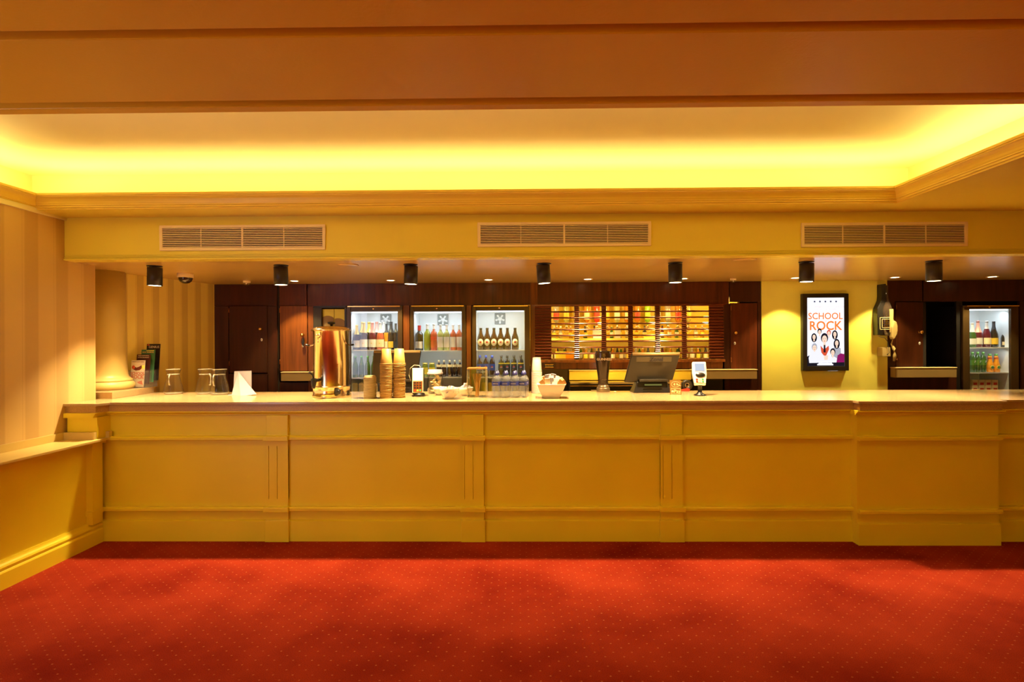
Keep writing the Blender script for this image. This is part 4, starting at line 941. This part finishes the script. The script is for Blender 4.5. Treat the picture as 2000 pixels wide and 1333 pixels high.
# --- tea urn
X, Y = ctp(648, 775); s = s_(Y)
ur = thing('tea_urn', 'tall polished steel tea urn with a black tap, on the counter', 'urn', (X, Y, E0)); UR = .152
MB().lathe([(UR + .002, 0), (UR + .006, .006), (UR + .006, .016), (UR, .022), (UR, .082), (UR + .004, .086), (UR + .004, .094), (UR - .003, .098)], 56).build('base', 'steel', ur)
MB().lathe([(UR - .003, .094), (UR - .003, .562), (UR + .004, .566)], 56, cap=False).build('body', 'steel', ur)
ld = MB().lathe([(UR + .010, .560), (UR + .014, .565), (UR + .012, .574), (UR - .010, .590), (UR - .04, .600), (.05, .603), (0, .604)], 56).build('lid', 'steel', ur)
MB().lathe([(.010, .603), (.012, .618), (.030, .624), (.034, .632), (.028, .640), (0, .643)], 20).build('lid_knob', 'black', ld)
for sx in (-1, 1):
    h = MB().tube([(sx * UR, -.02, .445), (sx * (UR + .022), -.022, .436), (sx * (UR + .030), -.045, .440)], .007, 8).build('handle_bracket', 'chrome', ur)
    MB().tube([(sx * (UR + .020), -.045, .438), (sx * (UR + .055), -.05, .446)], .008, 8).build('handle_grip', 'black', h)
tp = MB().tube([(-.072, -UR + .02, .150), (-.078, -UR - .045, .150)], [.014, .020], 12).build('tap', 'black', ur)
MB().lathe([(.012, .085), (.015, .10), (.022, .135), (.022, .165), (.014, .172), (0, .174)], 14, (-.078, -UR - .05, 0)).build('tap_spout', 'black', tp)
MB().tube([(-.078, -UR - .05, .172), (-.085, -UR - .06, .20), (-.105, -UR - .075, .222)], [.006, .006, .010], 8).build('tap_lever', 'black', tp)
MB().lathe([(0, -.030), (.020, -.028), (.024, -.010), (.026, 0)], 20, (.092, -UR + .033, .052), axis='y').build('thermostat_knob', 'black', ur)
BX(-.085, -.020, -.004, 0, .040, .066).build('rating_plate', 'vent', ur, loc=(0, -UR + .006, 0))
MB().lathe([(0, -.004), (.005, -.004), (.005, 0)], 10, (.012, -UR + .001, .05), axis='y').build('pilot_light', LABR, ur)
ck = MB().tube([(-.055, -UR + .012, .505), (-.055, -UR - .012, .505), (-.055, -UR - .012, .455)], .006, 8).build('gauge_clip', 'chrome', ur)
for xx in (-.065, -.045): MB().lathe([(0, -.012), (.009, -.010), (.009, 0)], 12, (xx, -UR + .008, .525), axis='y').build('screw', 'chrome', ck)
BX(.100, .104, -.004, 0, .12, .28).build('level_strip', 'cream', ur, loc=(0, -UR + .034, 0))

# --- lids stack
X, Y = ctp(723, 778); 
for k in range(14):
    lb = MB().lathe([(.052, 0), (.054, .003), (.052, .007), (.048, .012), (.044, .020), (.040, .021), (.039, .016), (0, .016)], 28)
    o = lb.build('cup_lid', 'lidw', loc=(X + random.uniform(-.001, .001), Y, E0 + k * .0128)) if k == 0 else dup(first, (X + random.uniform(-.0012, .0012), Y, E0 + k * .0128))
    if k == 0: first = o
    tag(o, 'white cup lid on top of the short stack between urn and cups' if k == 13 else 'white cup lid under the top one in the short stack beside the urn', 'lid', 'white cup lids in the short stack')
# --- paper cups
def cup_stack(x, y, n, where):
    X, Y = ctp(x, y)
    cup0 = thing('paper_cup', '', 'cup', (X, Y, E0))
    MB().lathe([(.049, .004), (.0365, .128), (.034, .128), (.034, .124), (0, .124)], 28, cap=False).build('wall', 'cup', cup0)
    MB().lathe([(.0500, 0), (.0535, .002), (.0535, .005), (.0500, .0065)], 28, cap=False).build('rim', 'cuprim', cup0)
    for k in range(n):
        o = cup0 if k == 0 else dup(cup0)
        o.location = (X + random.uniform(-.001, .001) + k * .0001, Y + random.uniform(-.001, .001), E0 + k * .0128)
        tag(o, 'upside-down paper cup topmost of the %s tall stack' % where if k == n - 1 else 'upside-down paper cup below the top one in the %s tall stack' % where, 'cup', 'paper cups in the %s tall stack' % where)
cup_stack(754, 778, 23, 'left'); cup_stack(779.5, 777, 23, 'right')
X, Y = ctp(1048.5, 768)
def pcup(m1, m2):
    c = thing('plastic_cup', '', 'cup', (X, Y, E0))
    MB().lathe([(.046, .003), (.037, .118), (.034, .120), (0, .117)], 28, cap=False).build('wall', m1, c)
    MB().lathe([(.046, 0), (.050, .002), (.046, .005)], 28, cap=False).build('rim', m2, c); return c
lo = pcup('white', 'white'); hi = pcup('plcup', 'plcup')
for k in range(19):
    o = lo if k == 0 else (dup(lo) if k < 17 else (hi if k == 17 else dup(hi)))
    o.location = (X, Y, E0 + k * .0112)
    tag(o, 'clear plastic cup on top of the stack beside the sachet bowl' if k == 18 else 'whitish plastic cup inside the stack beside the sachet bowl', 'cup', 'plastic cups stacked beside the sachet bowl')

# --- tills
def till(label, x0, x1, yt, yb, bx0, bx1, by, Ydepth, word):
    cx = (bx0 + bx1) / 2; X, Y = ctp(cx, by); s = s_(Y)
    t = thing('till', label, 'till', (X, Y, E0))
    k = Y + .02
    def q(x, y): return ((x - cx) * s, (by - y) * s)
    hb = (bx1 - bx0) / 2 * s
    # base
    MB().hexa([(-hb, 0, 0), (hb, 0, 0), (hb, .18, 0), (-hb, .18, 0)], [(-hb * .80, .02, .10), (hb * .80, .02, .10), (hb * .80, .12, .10), (-hb * .80, .12, .10)]).build('base', 'black', t, bevel=.006)
    BX(-.07, .08, -.002, .02, .065, .078).build('customer_display', emit('display_green', (.45, .42, .10), .35), t) if word else None
    BX(-hb * .72, hb * .78, -.015, .05, .100, .122).build('hinge_housing', 'pos', t, bevel=.004)
    a, zt = q(x0 + (12 if word else 8), yt); b_, _ = q(x1, yt); c, zb = q(x0, yb); d, _ = q(x1 - 12, yb)
    y0, y1 = -.02, .05   # top leans to the customer
    th = .035
    sc = MB().hexa([(c, y1, zb), (d, y1, zb), (d, y1 + th, zb), (c, y1 + th, zb)], [(a, y0, zt), (b_, y0, zt), (b_, y0 + th + .01, zt), (a, y0 + th + .01, zt)]).build('monitor', 'pos', t, bevel=.010)
    MB().tube([(a + .006, y0 + .012, zt - .006), (b_ - .006, y0 + .012, zt - .006)], .014, 12).build('top_highlight', 'beige', sc)  # beige strip paints the highlight along the rounded top edge
    if word:
        xa, xb = (a + c) / 2 + .07, (b_ + d) / 2 - .05
        tl_ = math.atan2(y1 - y0, zt - zb); zz = zt - .055; yy = y0 + (zt - zz) / (zt - zb) * (y1 - y0)
        mp = MB().box(0, xb - xa, -.001, .001, -.022, .022).build('badge', 'badge', sc, loc=(xa, yy - .001, zz), rot=(tl_, 0, 0), bevel=.001)
        text('lettering', word, .050, 'dark', sc, ((xa + xb) / 2 + .02, yy - .012, zz), rot=(R(90) + tl_, 0, 0), bold=.0022)
    for zz in (.02, .04): BX(-hb * .5, hb * .5, -.001, .01, zz, zz + .003).build('vent_slot', 'pos', t)
    return t
till('black touchscreen till seen from behind beside the beer tap', 1222, 1328, 691, 748, 1238, 1312, 768, 0, 'Zonal')
till('dark till monitor seen from behind, behind the two cup stacks', 722, 823, 686, 750, 752, 815, 768, 0, '')

# --- card machines
def card_machine(label, x, y, h, w, pole, lit, tilt=-14):
    X, Y = ctp(x, y); s = s_(Y)
    t = thing('card_terminal', label, 'card terminal', (X, Y, E0), R(8 if not pole else -10))
    hz_ = 0
    if pole:
        MB().lathe([(.050, 0), (.050, .008), (.030, .016), (.018, .03), (.016, .08), (.022, .085), (.022, .10), (0, .10)], 24).build('stand', 'black', t); hz_ = .085
    else:
        MB().lathe([(.050, 0), (.052, .010), (.044, .026), (0, .028)], 24, (.012, .02, 0)).build('stand', 'black', t); hz_ = .018
    H, W = h * s, w * s; tl = R(tilt)
    b = MB().hexa([(-W * .38, -.018, 0), (W * .38, -.018, 0), (W * .38, .022, 0), (-W * .38, .022, 0)], [(-W / 2, -.018, H * .5), (W / 2, -.018, H * .5), (W / 2, .025, H * .5), (-W / 2, .025, H * .5)])
    b.hexa([(-W / 2, -.018, H * .5), (W / 2, -.018, H * .5), (W / 2, .025, H * .5), (-W / 2, .025, H * .5)], [(-W * .47, -.018, H), (W * .47, -.018, H), (W * .47, .03, H), (-W * .47, .03, H)])
    bo = b.build('casing', 'white' if pole else 'pos', t, loc=(0, 0, hz_), rot=(tl, 0, 0), bevel=.006)
    fc = BX(-W * .40, W * .40, -.0215, -.018, H * (.05 if not pole else .08), H * .97).build('face', 'white' if pole else 'vent', bo, bevel=.001)
    if lit: BX(-W * .33, W * .33, -.024, -.0215, H * .52, H * .90).build('screen', emit('terminal_screen', (.9, .93, 1), 1.6), bo)
    else: BX(-W * .33, W * .33, -.024, -.0215, H * .60, H * .92).build('screen', emit('terminal_screen_dim', (.62, .68, .80), .9), bo)
    if pole:
        MB().lathe([(0, -.026), (W * .32, -.026), (W * .34, -.0215)], 16, (0, 0, 0), axis='y').xf(Matrix.Translation((W * .04, 0, H * .43)) @ Matrix.Diagonal((1, 1, .55, 1))).build('keypad_shield', 'black', bo)
    for r in range(4 if not pole else 2):
        for c in range(3):
            z = H * (.42 - .095 * r) if not pole else H * (.24 - .10 * r)
            mk = ('black' if r < 3 else (LABR, LABG, solid('key_green', (.05, .35, .15)))[c]) if not pole else ((LABR, LABC, solid('key_green', (.05, .35, .15)))[c])
            BX(-W * .28 + c * W * .20, -W * .14 + c * W * .20, -.0245, -.0215, z - H * .03, z + H * .03).build('key', mk, fc)
    if not pole: BX(-W * .35, W * .35, -.0235, -.0215, H * .08, H * .48).build('keypad', 'wood2', bo)
    else: BX(-W * .36, W * .36, -.030, -.018, -.002, H * .05).build('card_slot', 'cream', bo)
    if not pole: MB().tube([(W * .2, .02, H), (W * .1, .03, H + .03), (-W * .3, .03, H + .035), (-W * .6, .03, H + .005), (-W * .68, .03, H * .75), (-W * .55, .03, H * .55)], .0018, 6).build('cable', 'cream', bo)
    return t
card_machine('card terminal with a bright white screen beside the cup stacks', 816, 775, 52, 26, False, True)
card_machine('white card terminal on a black post stand right of the till', 1367, 773, 46, 27, True, False)
# --- contactless sign
X, Y = ctp(1320, 771); s = s_(Y)
t = thing('payment_sign', 'small brown contactless payment sign propped on the counter by the till', 'sign', (X, Y, E0)); t.rotation_euler = (R(-7), 0, 0)
w = 22 * s; h = 28 * s
M['signb'] = solid('sign_brown', (.20, .10, .02)); M['signy'] = solid('sign_cream', (.75, .60, .28))
BX(-w / 2, w / 2, 0, .003, 0, h).build('board', 'signb', t)
mb = MB()
for a, b_, c, d in ((-w * .42, w * .42, .004, .007), (-w * .42, w * .42, h * .40, h * .40 + .003), (-w * .42, -w * .39, .004, h * .41), (w * .39, w * .42, .004, h * .41)): mb.box(a, b_, -.001, 0, c, d)
mb.build('frame_line', 'signy', t)
text('lettering', 'Pay', .042, 'signy', t, (w * .12, -.001, h * .21), bold=.0006)
ap = MB().lathe([(0, -.0012), (.0095, -.0012), (.0095, 0)], 14, (-w * .27, 0, h * .19), axis='y').build('emblem', 'signy', t); MB().prism([(-w * .27, h * .28), (-w * .24, h * .33), (-w * .22, h * .31), (-w * .25, h * .27)], -.0012, 0, 'y').build('emblem_leaf', 'signy', ap)
MB().tube([(.036 * math.cos(R(a)), -.001, h * .70 + .024 * math.sin(R(a))) for a in range(0, 361, 15)], .0013, 5).build('emblem_ring', 'signy', t)
MB().prism([(-.018, h * .70), (-.004, h * .70 + .013), (-.004, h * .70 - .013)], -.001, 0, 'y').build('emblem_hand', 'signy', t)
for r_ in (.006, .011, .016): MB().tube([(.002 + r_ * math.cos(R(a)), -.001, h * .70 + r_ * math.sin(R(a))) for a in range(-50, 51, 20)], .0012, 5).build('emblem_wave', 'signy', t)
MB().tube([(.012, -.001, h * .70), (.047, -.001, h * .56)], .003, 6).build('emblem_card', 'signy', t)
# red thing and round thing behind
tag(MB().prism([(-.04, 0), (.04, 0), (.045, .020), (.03, .026), (-.04, .012)], 0, .03, 'y').build('bottle_opener', LABR, loc=(X_(1338, 4.97, 763), 4.97, E0)), 'small red plastic object behind the payment sign', 'opener')
tr = thing('tape_roll', 'dark round roll standing behind the payment sign', 'roll', (X_(1342, 5.0), 5.0, E0 + .052)); MB().lathe([(.022, 0), (.050, 0), (.050, .02), (.022, .02), (.022, 0)], 28, axis='y', cap=False).build('roll', 'pos', tr); MB().lathe([(.016, .001), (.021, .001), (.021, .019), (.016, .019), (.016, .001)], 20, axis='y', cap=False).build('core', 'beige', tr)
tag(MB().lathe([(.010, 0), (.011, .006), (0, .009)], 12).build('loose_cap', 'cream', loc=(X_(1201, 4.9), 4.9, E0)), 'tiny pale loose bottle cap on the counter right of the beer tap', 'bottle cap')  # tiny pale thing taken for a loose bottle cap
xx, yy_ = ctp(1866, 758); bc2 = BX(-.03, .03, -.01, .01, 0, .006).build('beer_mat', 'cream', loc=(xx, 5.0, E0)); tag(bc2, 'tiny pale scrap lying at the back edge of the right counter', 'scrap')

# --- beer tap
X, Y = ctp(1178, 765); s = s_(Y)
bt = thing('beer_tap', 'dark pint-glass shaped stout beer tap on the counter', 'beer tap', (X, Y, E0))
M['stout'] = mat('stout_glass', (.035, .018, .010), .22, coat=.3); M['pewter'] = mat('pewter', (.35, .27, .17), .3, metal=.8)
MB().lathe([(.060, 0), (.061, .004), (.061, .030), (.055, .038), (.050, .040)], 32).build('base', 'pewter', bt)
MB().lathe([(.050, .040), (.050, .050), (.046, .052), (.046, .062)], 32).build('collar', 'pewter', bt)
bdy = MB().lathe([(.046, .062), (.045, .085), (.050, .14), (.058, .20), (.066, .26), (.071, .30), (.0725, .335), (.071, .360), (.069, .372), (.060, .374), (0, .366)], 32).build('glass_body', 'stout', bt)
text('lettering', 'GUINNESS', .030, 'ledge2', bt, (0, -.0745, .298), bold=.0009, sx=.98)
text('lettering', 'draught', .014, 'pewter', bt, (0, -.052, .112), shear=.3)
hp = MB().tube([(-.010, -.073, .345), (-.012, -.073, .325), (.0, -.072, .312), (.010, -.073, .335), (.004, -.073, .347), (-.010, -.073, .345)], .0014, 6)
for k in range(4): hp.tube([(-.007 + k * .004, -.073, .344), (-.007 + k * .004, -.073, .322)], .0006, 4)
hp.build('harp_emblem', 'beige', bt)
MB().prism([(-.10, 0), (.03, 0), (.03, .004), (-.10, .004)], .0, .05, 'y').build('drip_mat', 'beige', bt, loc=(0, .05, 0))

# --- bowls
def bowl(label, x, y, r, h):
    X, Y = ctp(x, y); t = thing('ceramic_bowl', label, 'bowl', (X, Y, E0))
    MB().lathe([(r * .42, 0), (r * .44, .008), (r * .70, h * .30), (r * .92, h * .68), (r, h), (r * .95, h), (r * .86, h * .68), (r * .62, h * .32), (r * .3, h * .16), (0, h * .14)], 40, cap=False).build('bowl_wall', 'ceramic', t)
    MB().lathe([(r * .40, 0), (r * .44, 0), (r * .44, .008)], 32).build('foot', 'ceramic', t)
    return X, Y
pot0 = None
def heap(X, Y, r, z, n, lab, grp, h):
    global pot0
    for k in range(n):
        a = k * 2.4; q_ = math.sqrt((k + .5) / n) * r
        loc = (X + q_ * math.cos(a), Y + q_ * math.sin(a), z + h * (1 - (q_ / r) ** 1.3) + random.uniform(0, .008))
        if pot0 is None:
            pot0 = thing('milk_pot', lab, 'milk pot', loc, 0, grp)
            MB().lathe([(.009, 0), (.013, .018), (.014, .020)], 10).build('cup', 'pot', pot0); MB().lathe([(.0, .0215), (.017, .020), (.017, .0205)], 8).build('foil_lid', 'paper', pot0)
            o = pot0
        else: o = dup(pot0)
        o.location = loc; o.rotation_euler = (random.uniform(-1.6, 1.6), random.uniform(-1.6, 1.6), random.uniform(0, 6)); tag(o, lab, 'milk pot', grp)
Xb, Yb_ = bowl('largest white ceramic bowl of milk pots, in front', 878, 779, .083, .088)
heap(Xb, Yb_, .062, E0 + .055, 20, 'white milk pot heaped in the largest front bowl', 'milk pots in the largest bowl', .030)
Xb, Yb_ = bowl('white ceramic bowl of milk pots, behind right of the largest', 909, 773, .070, .070)
heap(Xb, Yb_, .058, E0 + .045, 16, 'white milk pot heaped in the bowl behind on the right', 'milk pots in the right bowl', .045)
Xb, Yb_ = bowl('small white bowl half hidden behind left of the largest', 858, 772, .056, .070)
tag(MB().lathe([(.04, 0), (.045, .01), (0, .02)], 12).build('sauce_heap', 'yellow', loc=(Xb, Yb_, E0 + .052)), 'yellow contents of the small half hidden bowl', 'filling')
# --- glass jar of sachets
X, Y = ctp(850, 768)
t = thing('glass_jar', 'squat glass jar of sachets with a white top, behind the bowls', 'jar', (X, Y, E0))
MB().lathe([(.0, .002), (.060, .002), (.070, .010), (.072, .10), (.066, .165), (.060, .180), (.058, .180), (.063, .165), (.068, .10), (.066, .014), (0, .010)], 32, cap=False).build('body', 'glass', t)
MB().lathe([(.070, .170), (.072, .178), (.070, .188), (.064, .192), (.064, .212), (.0, .214)], 28).build('lid', 'paper', t)
sp0 = None
for k in range(16):
    loc = (X + random.uniform(-.036, .036), Y + random.uniform(-.036, .036), E0 + .022 + .009 * k)
    if sp0 is None: sp0 = BX(-.026, .026, -.017, .017, -.003, .003).build('sweetener_sachet', 'sachet', bevel=.002)
    o = sp0 if k == 0 else dup(sp0)
    o.location = loc; o.rotation_euler = (random.uniform(-.9, .9), random.uniform(-.9, .9), random.uniform(0, 6)); tag(o, 'pale sachet inside the squat glass jar', 'sachet', 'sachets in the squat jar')
# --- canister of stirrers
X, Y = ctp(931, 777); s = s_(Y)
t = thing('glass_canister', 'tall square glass canister holding wooden stirrers', 'canister', (X, Y, E0))
w = .078; h = .235
for a, b_, c, d in ((-w, w, -w, -w + .004), (-w, w, w - .004, w), (-w, -w + .004, -w + .004, w - .004), (w - .004, w, -w + .004, w - .004)): BX(a, b_, c + .078, d + .078, .004, h).build('glass_side', 'glass', t)
BX(-w, w, 0, .156, 0, .004).build('bottom', 'glass', t)
for cx_ in (-w, w):
    for cy_ in (0, .156): BX(cx_ - .004, cx_ + .004, cy_ - .004, cy_ + .004, .002, h).build('corner_edge', 'glassb', t)
BX(-w - .003, w + .003, -.003, .159, h, h + .010).build('lid', 'stick', t, bevel=.002); BX(-w + .004, w - .004, .004, .152, h - .028, h).build('lid_plug', 'glass', t)
MB().lathe([(.010, h + .010), (.014, h + .018), (0, h + .022)], 16, (0, .078, 0)).build('lid_knob', 'chrome', t)
st0 = None
for k in range(26):
    bx_, by_ = random.gauss(0, .008), random.gauss(0, .008)
    tx, ty = random.uniform(-.045, .045), random.uniform(-.03, .03)
    v = Vector((tx - bx_, ty - by_, .195)); 
    if st0 is None: st0 = BX(-.003, .003, -.0008, .0008, 0, .19).build('wooden_stirrer', 'stick')
    o = st0 if k == 0 else dup(st0)
    o.location = (X + bx_ - .004, Y + .078 + by_, E0 + .006); o.rotation_euler = v.to_track_quat('Z', 'Y').to_euler()
    tag(o, 'thin wooden stirrer standing in the square glass canister', 'stirrer', 'wooden stirrers in the canister')
# --- water bottles
M['capb'] = solid('navy_cap', (.02, .02, .12)); M['labn'] = solid('navy_label', (.03, .04, .22))
X0, Y0 = ctp(969, 778)
wbt = None
for r in range(2):
    for i in range(4):
        x = (968.5, 986, 1003.5, 1021)[i] + r * 3
        Y = Y0 + .04 + r * .085; X = X_(x, Y)
        if wbt is None:
            wbt = thing('water_bottle', '', 'bottle', (0, 0, 0))
            pr = [(.028, 0), (.035, .006), (.036, .03), (.033, .036), (.036, .042), (.033, .060), (.036, .068), (.0345, .10), (.0345, .13), (.036, .138), (.033, .155), (.022, .172), (.014, .180), (.0135, .188)]
            MB().lathe(pr, 20).build('body', 'pet', wbt)
            MB().lathe([(.016, .184), (.0165, .188), (.016, .206), (.010, .208), (.009, .220), (0, .221)], 16).build('cap', 'capb', wbt)
            lb_ = MB().lathe([(.0358, .100), (.0358, .132)], 20, cap=False).build('label', 'labn', wbt)
            text('lettering', 'WATER', .0125, 'white', lb_, (0, -.0368, .116), sx=1.0)
            o = wbt
        else: o = dup(wbt)
        o.location = (X, Y, E0); o.rotation_euler = (0, 0, random.uniform(-.3, .3))
        tag(o, 'small clear water bottle with navy cap, %s row, %s from left' % ('front' if r == 0 else 'back', ORD[i]), 'bottle', 'small water bottles on the counter')
# --- rectangular sachet bowl
X, Y = ctp(1077, 779); s = s_(Y)
t = thing('sachet_bowl', 'square white ceramic bowl overflowing with sugar sachets', 'bowl', (X, Y, E0))
a, b_, h = 16 * s, 27.5 * s, 27 * s
def sq(r, z, cy=.07): return [(-r, cy - r * .75, z), (r, cy - r * .75, z), (r, cy + r * .75, z), (-r, cy + r * .75, z)]
vs = sq(a, 0) + sq((a + b_) / 2 * 1.03, h * .5) + sq(b_, h) + sq(b_ - .006, h) + sq((a + b_) / 2 * 1.03 - .006, h * .5) + sq(a - .004, .01)
fs = [(3, 2, 1, 0)]
for k in range(5): fs += [(k * 4 + i, k * 4 + (i + 1) % 4, (k + 1) * 4 + (i + 1) % 4, (k + 1) * 4 + i) for i in range(4)]
fs.append((20, 21, 22, 23)); MB().add(vs, fs).build('bowl_wall', 'ceramic', t, bevel=.003)
mb = MB()
for k in range(4):
    p, q_ = sq(b_, h)[k], sq(b_, h)[(k + 1) % 4]; mb.tube([p, q_], .003, 6)
mb.build('rim', 'ceramic', t)
sch = None; random.seed(3)
defs = [(-.075, .06, .125, -50, 0), (.078, .06, .135, 52, 0), (-.04, .05, .15, -25, 1), (.045, .05, .15, 28, 0), (0, .03, .155, 3, 2), (.015, .045, .165, 12, 2), (-.025, .045, .16, -12, 2),
        (-.065, .02, .118, -38, 1), (.068, .02, .118, 36, 1), (.09, .035, .118, 62, 1), (0, .02, .135, 0, 2), (-.03, .015, .13, -5, 0), (.03, .012, .13, 8, 0), (0, .08, .16, 0, 0), (-.06, .10, .14, -30, 0), (.06, .1, .14, 30, 0)]
for k, (dx, dy, dz, rt, mi) in enumerate(defs):
    m = (M['sachet'], M['sachetb'], M['paper'])[mi]
    o = MB().box(-.021, .021, -.003, .003, -.034, .034).build('sugar_sachet', m, bevel=.0025) if (sch is None or mi not in sch) else dup(sch[mi])
    sch = sch or {}; sch.setdefault(mi, o)
    o.location = (X + dx, Y + dy, E0 + dz); o.rotation_euler = (R(random.uniform(-30, 10)), R(rt), R(random.uniform(-15, 15)))
    tag(o, '%s sugar sachet sticking out of the square white bowl' % ('pale', 'brown', 'white')[mi], 'sachet', '%s sachets in the square bowl' % ('pale', 'brown', 'white')[mi])
